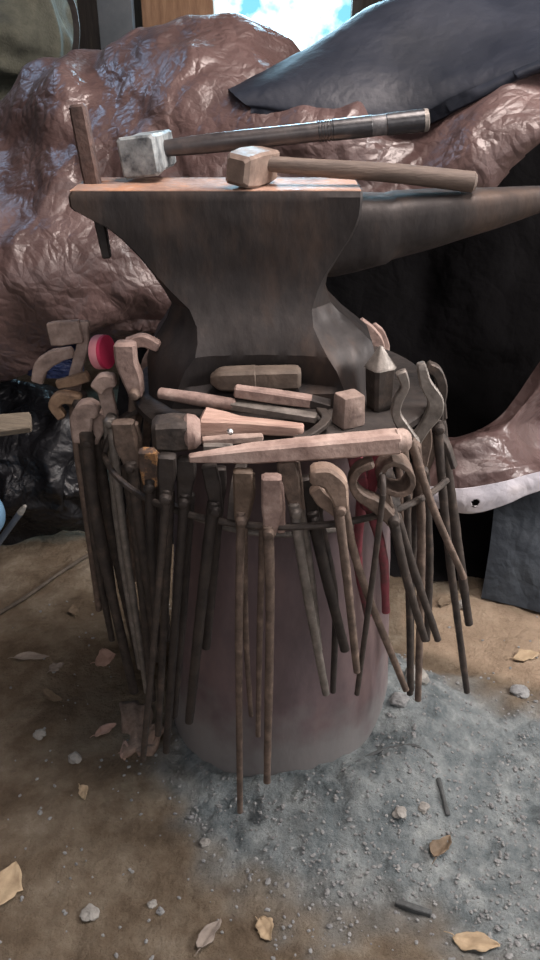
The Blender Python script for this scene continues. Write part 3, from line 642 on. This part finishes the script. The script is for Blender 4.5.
# stubby swage with collar
t = empty('swage_block', Z(173, 440, SZ), 'stubby dark iron swage with a pink-edged collar, left of the wooden wedge', 'swage')
a, b = Z(157, 433, SZ+.022), Z(187, 432, SZ+.022)
bm = bmesh.new(); sweep(bm, [a, a.lerp(b, .5), b], [.036, .038, .036], [.036, .038, .036], samples=8, front=Vector((0, 0, 1)), rag=.05); from_bm('block', bm, iron_m, t)
bm = bmesh.new(); d = (b-a).normalized(); sweep(bm, [b+d*.001, b+d*.010], [.044, .042], [.044, .040], samples=4, sides=16, front=Vector((0, 0, 1)), rag=.1); from_bm('collar', bm, pinkrust_m, t)
# square punch with pyramid head
def punch():
    lo = Z(379, 408, SZ); hi = P(381, 346, lo.y+.004)
    t = empty('square_punch', lo, 'upright square punch with a pyramid top, right of the anvil foot', 'punch')
    bm = bmesh.new(); d = hi-lo; sweep(bm, [lo+d*.02, lo.lerp(hi, .3), lo.lerp(hi, .66)], [.026, .029, .031], [.026, .029, .031], samples=8, front=Vector((.5, -1, 0))); from_bm('shank', bm, iron_m, t)
    bm = bmesh.new(); sweep(bm, [lo.lerp(hi, .66), lo.lerp(hi, .70), hi], [.034, .033, .004], [.034, .033, .004], samples=8, front=Vector((.5, -1, 0)), cap=.02); from_bm('pyramid_head', bm, grey_m, t)
punch()
t = empty('iron_block', Z(348, 425, SZ), 'pale square iron block below the right foot of the anvil', 'block')
bm = bmesh.new(); c = Z(348, 424, SZ); box_bm(bm, c+Vector((0, 0, .021)), .034, .03, .042, Matrix.Rotation(.5, 3, 'Z'), .004, (.9, .9)); rough_up(bm, .001, 80); from_bm('body', bm, pale_m, t)
bm = bmesh.new(); c2 = Z(312, 436, SZ+.005); sweep(bm, [c2+Vector((-.02, -.012, 0)), c2+Vector((.0, .0, .004)), c2+Vector((.018, .02, .012)), c2+Vector((.012, .045, .016))], .012, .007, samples=14, front=Vector((0, 0, 1)))
tag(from_bm('iron_hook', bm, iron_m), 'curved dark iron hook lying left of the pale square block', 'hook')
# pink disc
t = empty('pink_disc', P(104, 372, 1.07), 'round bright pink disc standing on edge beside the bent jaws', 'disc')
c = P(104, 352, 1.07); s = mpp(c); R = Matrix.Rotation(math.radians(-8), 3, 'Y') @ Matrix.Rotation(math.radians(73), 3, 'Z') @ Matrix.Rotation(math.radians(90), 3, 'X')
bm = bmesh.new(); r = 17.3*s; lathe(bm, [(r*.97, -.011), (r, -.008), (r, -.001), (r*.97, .001)], c, R, 40); o = from_bm('rim', bm, palepink_m, t); o['label'] = 'pale pink rim'
bm = bmesh.new(); lathe(bm, [(r*.96, .0005), (r*.985, .003), (r*.96, .006)], c, R, 40); from_bm('disc_face', bm, pink_m, t)

# ------------------------------------------------------------------ tarps and sheets behind
def build_tarp():
    t = empty('brown_tarp', (0, 1.8, .2), 'large crumpled brown tarp heaped behind the anvil', 'tarp')
    net = [
     [(-200, 230, 1.97), (0, 150, 1.97), (60, 118, 1.97), (120, 92, 1.98), (200, 74, 2.0), (280, 84, 2.1), (350, 70, 2.3), (440, 66, 2.3), (540, 60, 2.3), (700, 60, 2.3)],
     [(-200, 190, 1.9), (0, 113, 1.9), (60, 76, 1.9), (120, 52, 1.9), (200, 34, 1.9), (280, 52, 1.88), (350, 60, 1.90), (440, 60, 1.92), (540, 50, 1.92), (700, 20, 1.8)],
     [(-200, 205, 1.78), (0, 140, 1.78), (60, 106, 1.76), (120, 84, 1.74), (200, 66, 1.72), (280, 82, 1.72), (350, 86, 1.72), (440, 92, 1.80), (540, 74, 1.80), (700, 50, 1.6)],
     [(-200, 240, 1.66), (0, 200, 1.66), (60, 180, 1.62), (120, 165, 1.58), (200, 140, 1.56), (280, 130, 1.56), (350, 130, 1.54), (440, 126, 1.57), (540, 98, 1.55), (700, 60, 1.4)],
     [(-200, 300, 1.56), (0, 280, 1.54), (60, 262, 1.52), (120, 245, 1.50), (200, 240, 1.5), (280, 215, 1.5), (350, 195, 1.48), (440, 170, 1.46), (540, 118, 1.40), (700, 80, 1.3)],
     [(-200, 372, 1.62), (0, 356, 1.61), (50, 328, 1.57), (120, 322, 1.52), (200, 320, 1.50), (280, 280, 1.47), (350, 232, 1.46), (440, 200, 1.44), (540, 138, 1.38), (700, 95, 1.26)],
     [(-200, 392, 1.74), (0, 372, 1.73), (50, 334, 1.69), (120, 322, 1.62), (200, 320, 1.57), (280, 280, 1.57), (350, 232, 1.56), (440, 202, 1.54), (540, 142, 1.48), (700, 100, 1.36)],
    ]
    o = sheet('cover', net, tarp_m, t, 260, 190, .050, 4.2, 3, .0)
    # reverse side folded over the top at the right, its shade painted slate-dark
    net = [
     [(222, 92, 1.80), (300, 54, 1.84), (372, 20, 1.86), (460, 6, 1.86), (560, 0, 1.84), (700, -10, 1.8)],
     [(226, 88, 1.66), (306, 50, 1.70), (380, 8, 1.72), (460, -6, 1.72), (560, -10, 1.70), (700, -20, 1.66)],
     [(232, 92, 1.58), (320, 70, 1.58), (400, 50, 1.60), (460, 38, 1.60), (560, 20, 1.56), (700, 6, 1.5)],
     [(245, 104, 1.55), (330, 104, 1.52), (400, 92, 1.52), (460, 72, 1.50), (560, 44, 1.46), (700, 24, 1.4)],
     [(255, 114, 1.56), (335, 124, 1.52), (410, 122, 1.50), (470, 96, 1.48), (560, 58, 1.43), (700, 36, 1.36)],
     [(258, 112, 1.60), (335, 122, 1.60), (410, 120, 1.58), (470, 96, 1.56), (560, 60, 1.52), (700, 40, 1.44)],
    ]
    o = sheet('shaded_reverse_fold', net, shade_fold_m, t, 110, 70, .012, 3, 11); o['label'] = 'smooth folded-over reverse side of the tarp, its shade painted dark slate-blue'
    # hanging lower flap at the right with its silver hem
    net = [
     [(700, 250, 1.62), (600, 300, 1.56), (548, 352, 1.52), (500, 415, 1.50), (462, 436, 1.50), (428, 438, 1.52)],
     [(700, 285, 1.58), (600, 340, 1.52), (550, 384, 1.485), (503, 426, 1.47), (462, 441, 1.48), (428, 444, 1.49)],
     [(700, 360, 1.60), (600, 395, 1.61), (552, 418, 1.58), (505, 436, 1.46), (462, 445, 1.44), (428, 450, 1.46)],
     [(700, 425, 1.56), (600, 440, 1.54), (548, 454, 1.50), (505, 460, 1.43), (462, 464, 1.42), (428, 470, 1.44)],
     [(700, 452, 1.44), (600, 466, 1.42), (548, 477, 1.398), (505, 488, 1.378), (462, 493, 1.376), (428, 492, 1.398)],
    ]
    sheet('lower_flap', net, tarp_m, t, 120, 90, .018, 6, 21, .12)
    top = [(700, 456, 1.424), (600, 467, 1.404), (548, 470, 1.384), (505, 481, 1.364), (462, 488, 1.362), (428, 486, 1.384)]
    bot = [(700, 484, 1.416), (600, 488, 1.396), (548, 490, 1.376), (505, 505, 1.356), (470, 513, 1.354), (428, 506, 1.376)]
    mid = [(a+c, (b+d)/2, (e+f)/2-.006) for (a, b, e), (c, d, f) in [((p[0]/2, p[1], p[2]), (q[0]/2, q[1], q[2])) for p, q in zip(top, bot)]]
    hole = P(475, 502, 1.352)
    h = sheet('hem', [top, mid, bot], hem_m, t, 170, 26, .004, 6, 5, 0, .0015, (hole, .0085)); h['label'] = 'silver-grey hem strip with an eyelet'
    bm = bmesh.new(); torus(bm, hole, .0095, .002, .002, 28, 8, Matrix.Rotation(math.radians(78), 3, 'X')); from_bm('eyelet', bm, black_m, h)
build_tarp()

o = sheet('shade_sheet', [  # dark sheet added where only deep shade lies under the tarp
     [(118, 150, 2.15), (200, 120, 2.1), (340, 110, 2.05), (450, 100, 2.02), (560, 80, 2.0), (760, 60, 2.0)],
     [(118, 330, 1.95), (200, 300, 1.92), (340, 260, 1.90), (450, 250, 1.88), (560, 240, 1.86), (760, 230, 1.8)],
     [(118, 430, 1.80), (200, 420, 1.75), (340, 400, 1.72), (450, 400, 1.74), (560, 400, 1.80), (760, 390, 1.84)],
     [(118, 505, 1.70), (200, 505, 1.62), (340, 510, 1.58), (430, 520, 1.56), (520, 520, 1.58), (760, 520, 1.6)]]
     + [[(x, y, Z(x, y, .006).y) for x, y in ((118, 536), (200, 548), (340, 566), (420, 580), (480, 578), (560, 566), (760, 560))]], shadesheet_m, None, 90, 80, .03, 4, 31)
tag(o, 'black backing standing in for deep shade behind the anvil, under the brown tarp', 'sheet')
o = sheet('slate_sheet', [
     [(496, 486, 1.47), (540, 480, 1.46), (600, 476, 1.46), (760, 470, 1.46)],
     [(492, 522, 1.43), (540, 518, 1.42), (600, 516, 1.41), (760, 516, 1.40)],
     [(488, 560, 1.40), (540, 560, 1.37), (600, 565, 1.34), (760, 570, 1.30)]]
     + [[(x, y, Z(x, y, .004).y) for x, y in ((482, 596), (540, 611), (600, 630), (760, 690))]], slatesheet_m, None, 70, 60, .014, 6, 41)
tag(o, 'dull blue-black sheet hanging below the silver tarp hem at the right edge', 'sheet')
o = sheet('black_plastic_bag', [
     [(-160, 380, 1.75), (-40, 372, 1.74), (30, 380, 1.72), (80, 392, 1.72), (106, 400, 1.74)],
     [(-170, 430, 1.58), (-40, 440, 1.58), (30, 440, 1.57), (75, 440, 1.57), (106, 440, 1.64)],
     [(-170, 480, 1.62), (-50, 480, 1.57), (20, 482, 1.54), (65, 488, 1.50), (104, 490, 1.58)],
     [(-160, 520, 1.66), (-50, 520, 1.60), (20, 520, 1.56), (60, 525, 1.51), (105, 525, 1.58)]]
     + [[(x, y, Z(x, y, .004).y) for x, y in ((-160, 528), (-50, 536), (20, 540), (60, 545), (100, 541))]], blackbag_m, None, 120, 100, .030, 8, 51)
tag(o, 'glossy black plastic bag on the ground at the left, behind the rack', 'bag')
o = sheet('blue_plastic_sheet', [[(24, 344, 1.66), (50, 342, 1.64), (82, 344, 1.66)], [(24, 362, 1.60), (52, 363, 1.58), (84, 364, 1.60)], [(30, 374, 1.60), (54, 378, 1.58), (82, 380, 1.60)]], bluebag_m, None, 40, 40, .010, 12, 61)
tag(o, 'scrap of dark blue plastic showing behind the upturned jaw plate', 'plastic sheet')
# plank lying on the bag
t = Z(0, 430, 0)
bm = bmesh.new(); a, b = P(-140, 440, 1.38), P(30, 422, 1.45); sweep(bm, [a, a.lerp(b, .5), b], [.05, .05, .04], [.022, .022, .02], samples=12, front=Vector((0, -.55, 1)))
tag(from_bm('plank', bm, plank_m), 'weathered plank end lying on the black plastic bag', 'plank')
# canvas bundle upper left, with strap
t = empty('canvas_bundle', P(-10, 120, 2.1), 'dark olive canvas bundle piled behind the tarp at upper left', 'canvas')
sheet('cover', [
     [(-220, -90, 2.62), (-60, -95, 2.62), (30, -80, 2.62), (90, -40, 2.62)],
     [(-220, -60, 2.32), (-60, -60, 2.32), (30, -40, 2.32), (82, -10, 2.42)],
     [(-220, 0, 2.18), (-60, 0, 2.18), (25, 10, 2.20), (80, 25, 2.32)],
     [(-220, 70, 2.12), (-60, 60, 2.12), (20, 60, 2.14), (74, 66, 2.28)],
     [(-220, 150, 2.12), (-60, 130, 2.14), (10, 125, 2.18), (66, 112, 2.28)]], canvas_m, t, 80, 70, .045, 5, 71)
bm = bmesh.new(); sweep(bm, poly([(60, -20, 2.02), (74, 10, 2.05), (76, 45, 2.06), (64, 85, 2.06), (40, 110, 2.02)], 2.05), .014, .006, samples=24); from_bm('strap', bm, black_m, t)
# odds and ends along the back
bm = bmesh.new(); a = P(116, 10, 2.7); box_bm(bm, Vector((a.x, a.y, .58)), .10, .05, 1.16, None, .004); tag(from_bm('panel', bm, boxgrey_m), 'grey-blue board standing between the canvas bundle and the pine post', 'panel')
bm = bmesh.new(); a = P(180, 10, 2.95); box_bm(bm, Vector((a.x, a.y, 1.2)), .225, .16, 2.42, None, .008)
tag(from_bm('pine_post', bm, post_m), 'orange pine post left of the bright opening', 'post')

# ------------------------------------------------------------------ ground things
def on_ground(px, py):
    p = Z(px, py, .005); p.z = ground_h(p.x, p.y); return p
def leaf(px, py, ln, wd, rot, m, label, curl=.3, name='dry_leaf', cat='leaf', tilt=.25):
    c = on_ground(px, py); s = mpp(c); L_, W = ln*s, wd*s
    bm = bmesh.new(); g = []; nu, nv = 14, 8
    for i in range(nu+1):
        u = i/nu; w = W*.5*(math.sin(math.pi*u**.8)**.8 if 0 < u < 1 else 0)+.0006
        row = []
        for j in range(nv+1):
            v = j/nv*2-1; x = (u-.5)*L_; y = v*w*(1+.5*noise.noise(Vector((u*5, v*1.5, px*.37)))+.2*noise.noise(Vector((u*17, v*3, px*.37))))+W*.18*math.sin(u*3+px)
            z = curl*L_*.5*(abs(v)**1.5*.35*w/(W*.5)+((u-.5)*2)**2*.35)+.0035*noise.noise(Vector((u*4, v*2, py*.31)))+.001*noise.noise(Vector((x*120, y*120, px)))
            row.append(bm.verts.new((x, y, z)))
        g.append(row)
    for i in range(nu):
        for j in range(nv): bm.faces.new((g[i][j], g[i+1][j], g[i+1][j+1], g[i][j+1]))
    M = Matrix.Rotation(rot, 3, 'Z') @ Matrix.Rotation(tilt*.4, 3, 'X')
    bmesh.ops.transform(bm, matrix=M.to_4x4(), verts=bm.verts)
    zmin = min(v.co.z for v in bm.verts)
    me = bpy.data.meshes.new(name); bmesh.ops.recalc_face_normals(bm, faces=bm.faces)
    bmesh.ops.translate(bm, vec=(0, 0, -zmin+.0015), verts=bm.verts); bm.to_mesh(me); bm.free()
    o = link(name, me, m); o.location = c
    md = o.modifiers.new('thickness', 'SOLIDIFY'); md.thickness = .0009
    # stalk
    b2 = bmesh.new(); e = M @ Vector((-L_*.48, 0, curl*L_*.16)); dd = M @ Vector((-L_*.22, L_*.03, -curl*L_*.1)); e.z += -zmin+.0015
    sweep(b2, [e, e+dd*.5+Vector((0, 0, .0015)), e+dd], [.0016, .001], [.0016, .001], sides=6, samples=6)
    m2 = bpy.data.meshes.new('stalk'); b2.to_mesh(m2); b2.free(); k = bpy.data.objects.new('stalk', m2); COL.objects.link(k); m2.materials.append(m); k.parent = o
    return tag(o, label, cat)
leaf(3, 886, 52, 26, 1.35, tanleaf_m, 'large tan dry leaf cut off by the left edge of the view', .25)
leaf(106, 661, 22, 20, .4, pinkleaf_m, 'broad pinkish dry leaf on brown dirt, left of the hanging tong reins', .35)
leaf(476, 943, 46, 17, -.3, tanleaf_m, 'long tan leaf with a stalk at the lower right corner', .2)
leaf(441, 851, 32, 15, 1.0, brownleaf_m, 'curled brown leaf in the grey ash at lower right', .9)
leaf(265, 929, 24, 17, -.9, tanleaf_m, 'small ragged tan leaf at the bottom middle', .6)
leaf(209, 934, 36, 15, 1.1, greyleaf_m, 'greyish leaf at the bottom, left of the small ragged tan leaf', .5)
leaf(32, 657, 34, 10, .1, greyleaf_m, 'narrow grey leaf lying flat at the left, below the stick', .3)
leaf(53, 697, 26, 9, -.5, brownleaf_m, 'dark curled leaf below the narrow grey leaf', .9)
leaf(106, 731, 24, 9, .6, pinkleaf_m, 'narrow pinkish leaf touching the bark scrap', .6)
leaf(125, 752, 10, 18, .2, pinkleaf_m, 'small pinkish leaf below the bark scrap', .5)
leaf(83, 793, 18, 8, -1.0, tanleaf_m, 'sliver of tan leaf on bare dirt at lower left', .4)
leaf(446, 602, 20, 12, .5, brownleaf_m, 'small red-brown leaf on the pale sand behind the right tongs', .6)
leaf(527, 656, 30, 14, .2, tanleaf_m, 'pale leaf on the sand at the right edge', .3)
leaf(57, 668, 16, 9, .8, greyleaf_m, 'small grey leaf just below the narrow flat one', .5)
leaf(75, 612, 18, 9, 1.9, brownleaf_m, 'small brown leaf between the stick and the leftmost rein', .6)
# bark scrap
def bark(px, py, w, h, m, label, seed, rot=0.):
    c = on_ground(px, py); s = mpp(c); bm = bmesh.new(); g = []
    for i in range(13):
        row = []
        for j in range(13):
            u, v = i/12-.5, j/12-.5; k = 1+.25*noise.noise(Vector((u*3, v*3, seed)))
            q = Matrix.Rotation(rot, 2) @ Vector((u*w*s*k, v*h*s*1.35*k))
            row.append(bm.verts.new((q.x, q.y, .006+.010*noise.noise(Vector((u*3, v*3, seed+5)))-.012*(u*u)*2)))
        g.append(row)
    for i in range(12):
        for j in range(12): bm.faces.new((g[i][j], g[i+1][j], g[i+1][j+1], g[i][j+1]))
    me = bpy.data.meshes.new('bark_scrap'); bmesh.ops.recalc_face_normals(bm, faces=bm.faces); bm.to_mesh(me); bm.free()
    o = link('bark_scrap', me, m); o.location = c+Vector((0, 0, .001)); md = o.modifiers.new('thickness', 'SOLIDIFY'); md.thickness = .004
    return tag(o, label, 'bark')
bark(137, 726, 30, 50, bark_m, 'flaky scrap of bark under the long slanting rein', 2, .2)
bark(152, 742, 16, 30, bark_m, 'smaller bark flake tucked against the foot of the stand', 6, -.3)
# stick and other long bits
bm = bmesh.new(); pts = [on_ground(x, y)+Vector((0, 0, .006)) for x, y in ((-30, 628), (20, 600), (60, 574), (90, 556))]; sweep(bm, pts, .008, .008, sides=8, samples=26, rag=.25)
tag(from_bm('stick', bm, stick_m), 'thin dark stick lying on the dirt at the left', 'stick')
bm = bmesh.new(); pts = [on_ground(x, y)+Vector((0, 0, .004)) for x, y in ((397, 903), (413, 911), (430, 917))]; sweep(bm, pts, .011, .008, samples=10, rag=.3)
tag(from_bm('charcoal_stub', bm, mat('charcoal', [(.3, (.05, .056, .058)), (.7, (.11, .12, .122))], 60, .9, 0, .5, 150)), 'dark stub of charcoal in the ash at lower right', 'charcoal')
bm = bmesh.new(); pts = [on_ground(x, y)+Vector((0, 0, -.0008)) for x, y in ((342, 792), (358, 777), (385, 767), (412, 767), (430, 776))]; sweep(bm, pts, .0055, .0055, sides=8, samples=30, rag=.3)
tag(from_bm('bent_wire', bm, MATS['charcoal']), 'bent dark wire half buried in the ash before the stand', 'wire')
bm = bmesh.new(); pts = [on_ground(x, y)+Vector((0, 0, .003)) for x, y in ((436, 795), (442, 808), (447, 822))]; sweep(bm, pts, .007, .006, sides=8, samples=12, rag=.3)
tag(from_bm('charcoal_stub', bm, MATS['charcoal']), 'short dark charcoal sliver in the ash, above the curled brown leaf', 'charcoal')
def stone(px, py, r, m, label, seed, flat=.6, name='stone', cat='stone'):
    c = on_ground(px, py); s = mpp(c); bm = bmesh.new(); bmesh.ops.create_icosphere(bm, subdivisions=3, radius=r*s)
    for v in bm.verts:
        k = 1+.45*noise.noise(v.co/(r*s)*1.1+Vector((seed, 2, 1)))+.15*noise.noise(v.co/(r*s)*3+Vector((seed, 2, 1))); v.co *= k; v.co.z *= flat
    me = bpy.data.meshes.new(name); bm.to_mesh(me); bm.free()
    o = link(name, me, m, None, False); o.location = c+Vector((0, 0, r*s*flat*.45)); return tag(o, label, cat)
stone(75, 758, 6.5, stone_m, 'small pale stone on brown dirt, left of the bark scrap', 1)
stone(40, 732, 6, stone_m, 'pale stone nearest the left edge, above the other dirt stones', 2)
stone(398, 826, 7, stone_m, 'pale pebble in the ash, left of the curled brown leaf', 3)
stone(90, 911, 9, stone_m, 'pale flat stone at lower left of the dirt', 4, .4)
stone(152, 902, 5, stone_m, 'small pale stone at the bottom, above the greyish leaf', 5)
stone(160, 909, 4, chip_m, 'grey crumb of clinker beside the small pale bottom stone', 6)
stone(413, 700, 12, stone_m, 'lump of ash clinker heaped against the right foot of the stand', 7, .7, 'clinker', 'clinker')
stone(396, 728, 9, chip_m, 'grey clinker lump below the heaped one, against the stand', 8, .6, 'clinker', 'clinker')
stone(422, 818, 6, stone_m, 'pale pebble between the bent wire and the curled brown leaf', 9)
stone(520, 690, 9, chip_m, 'grey clinker at the right edge below the pale sand', 10, .5, 'clinker', 'clinker')
stone(205, 842, 5, stone_m, 'pale pebble below the lowest tong rein', 11)
stone(462, 605, 6, stone_m, 'pale pebble on the sand at the hem of the black shade sheet', 12)
# loose crumbs of ash and dirt: nobody could count them
def crumbs():
    rng = random.Random(5); bm = bmesh.new(); n = 0
    while n < 1500:
        px, py = rng.uniform(-20, 560), rng.uniform(600, 970)
        p = Z(px, py, 0); a, s = masks(p.x, p.y)
        if math.hypot(p.x-CX, p.y-CY) < .20 or rng.random() > .07+.8*a: continue
        p.z = ground_h(p.x, p.y, a); r = rng.uniform(.001, .003)*(1.5 if rng.random() < .08 else 1)
        M = Matrix.Translation(p+Vector((0, 0, r*.3))) @ Matrix.Rotation(rng.uniform(0, 6), 4, 'Z') @ Matrix.Diagonal((r*rng.uniform(.8, 1.6), r, r*.7, 1))
        bmesh.ops.create_icosphere(bm, subdivisions=1, radius=1, matrix=M); n += 1
    for v in bm.verts: v.co += Vector((noise.noise(v.co*300), noise.noise(v.co*300+Vector((5, 0, 0))), noise.noise(v.co*300+Vector((0, 5, 0)))))*.0007
    tag(from_bm('ash_crumbs', bm, chip_m, None, False), 'loose grey crumbs of ash and clinker scattered over the ground', 'ash', None, 'stuff')
crumbs()
# blue bucket at the left edge and a grey pipe leaning in front of it
def bucket():
    c = Vector((-.640, 1.40, ground_h(-.640, 1.40)))
    t = empty('blue_bucket', c, 'light blue plastic bucket peeking in at the left edge', 'bucket')
    bm = bmesh.new(); lathe(bm, [(.046, .0), (.050, .008), (.066, .17), (.080, .180), (.080, .212), (.076, .212), (.074, .186), (.062, .17), (.044, .012), (.002, .010)], c, None, 40); from_bm('body', bm, bluebk_m, t)
    bm = bmesh.new(); torus(bm, c+Vector((0, 0, .192)), .084, .008, .022, 40, 12); from_bm('rim', bm, bluebk_m, t)
bucket()
t = empty('pipe', on_ground(-15, 560), 'grey pipe with a pale tip leaning on the black bag at the left edge', 'pipe')
a, b = on_ground(-15, 562)+Vector((0, 0, .008)), P(20, 513, 1.49)
bm = bmesh.new(); sweep(bm, [a, b], .014, .014, sides=14, samples=8); from_bm('tube', bm, mat('grey_blue_pipe', [(.3, (.09, .11, .14)), (.7, (.15, .18, .22))], 20, .4, .2, .1, 60), t)
bm = bmesh.new(); d = (b-a).normalized(); sweep(bm, [b, b+d*.012, b+d*.024], [.015, .013, .008], [.015, .013, .008], sides=14, samples=6); o = from_bm('tip', bm, stone_m, t); o['label'] = 'pale tip'

# ------------------------------------------------------------------ light
w = bpy.data.worlds.new('sky'); S.world = w; nt, N, L = (lambda a: a)(None), None, None
w.use_nodes = True; nt = w.node_tree; nt.nodes.clear(); N = lambda t: nt.nodes.new(t); L = nt.links.new
out = N('ShaderNodeOutputWorld'); bg = N('ShaderNodeBackground'); L(bg.outputs[0], out.inputs[0])
tc = N('ShaderNodeTexCoord'); sp = N('ShaderNodeSeparateXYZ'); L(tc.outputs['Generated'], sp.inputs[0])
mr = N('ShaderNodeMapRange'); mr.inputs['From Min'].default_value = .2; mr.inputs['From Max'].default_value = .9; L(sp.outputs['Y'], mr.inputs[0])
n = N('ShaderNodeTexNoise'); n.inputs['Scale'].default_value = 26; n.inputs['Detail'].default_value = 4; L(tc.outputs['Generated'], n.inputs['Vector'])
r = N('ShaderNodeValToRGB'); L(n.outputs['Fac'], r.inputs[0]); e = r.color_ramp.elements
e[0].position = .38; e[0].color = (.16, .46, .56, 1); e[1].position = .58; e[1].color = (1.3, 1.4, 1.4, 1)
mx = N('ShaderNodeMix'); mx.data_type = 'RGBA'; L(mr.outputs[0], mx.inputs[0]); mx.inputs[6].default_value = (.24, .222, .226, 1); L(r.outputs[0], mx.inputs[7])
L(mx.outputs[2], bg.inputs[0]); bg.inputs[1].default_value = 1.6

def area(name, loc, target, size, sy, power, col):
    d = bpy.data.lights.new(name, 'AREA'); d.shape = 'RECTANGLE'; d.size = size; d.size_y = sy; d.energy = power; d.color = col
    o = bpy.data.objects.new(name, d); COL.objects.link(o); o.location = loc
    o.rotation_euler = (Vector(target)-Vector(loc)).to_track_quat('-Z', 'Y').to_euler(); return o
area('added_overhead_key', (.45, .95, 2.3), (.05, 1.0, .3),   .9, .7, 36, (1, .86, .80))  # added overhead key lamp; the roof has no opening
area('added_front_fill', (.2, -1.1, 2.1), (.1, 1.2, .4), 1.4, 1.2, 10.5, (1, .92, .9))  # added fill lamp behind the camera, no doorway is built
area('window_daylight', (.03, 3.15, 1.42), (.05, 1.0, .85),   .5, .6, 24, (.45, .78, 1))
area('added_side_light', (1.9, .85, 1.45), (.1, 1.0, .5), .7, .7, 46, (1, .93, .90))  # added lamp brightening the anvil foot; the right wall is closed

area('added_blue_glint_light', (-1.3, 2.5, 2.1), (-.3, 1.5, .8), .5, .4, 3.5, (.42, .66, 1))  # added blue lamp for glints on the tarp; the left wall has no gap
S.view_settings.view_transform = 'Standard'; S.view_settings.look = 'None'; S.view_settings.gamma = 1; S.view_settings.use_curve_mapping = False
S.view_settings.exposure = 0.2
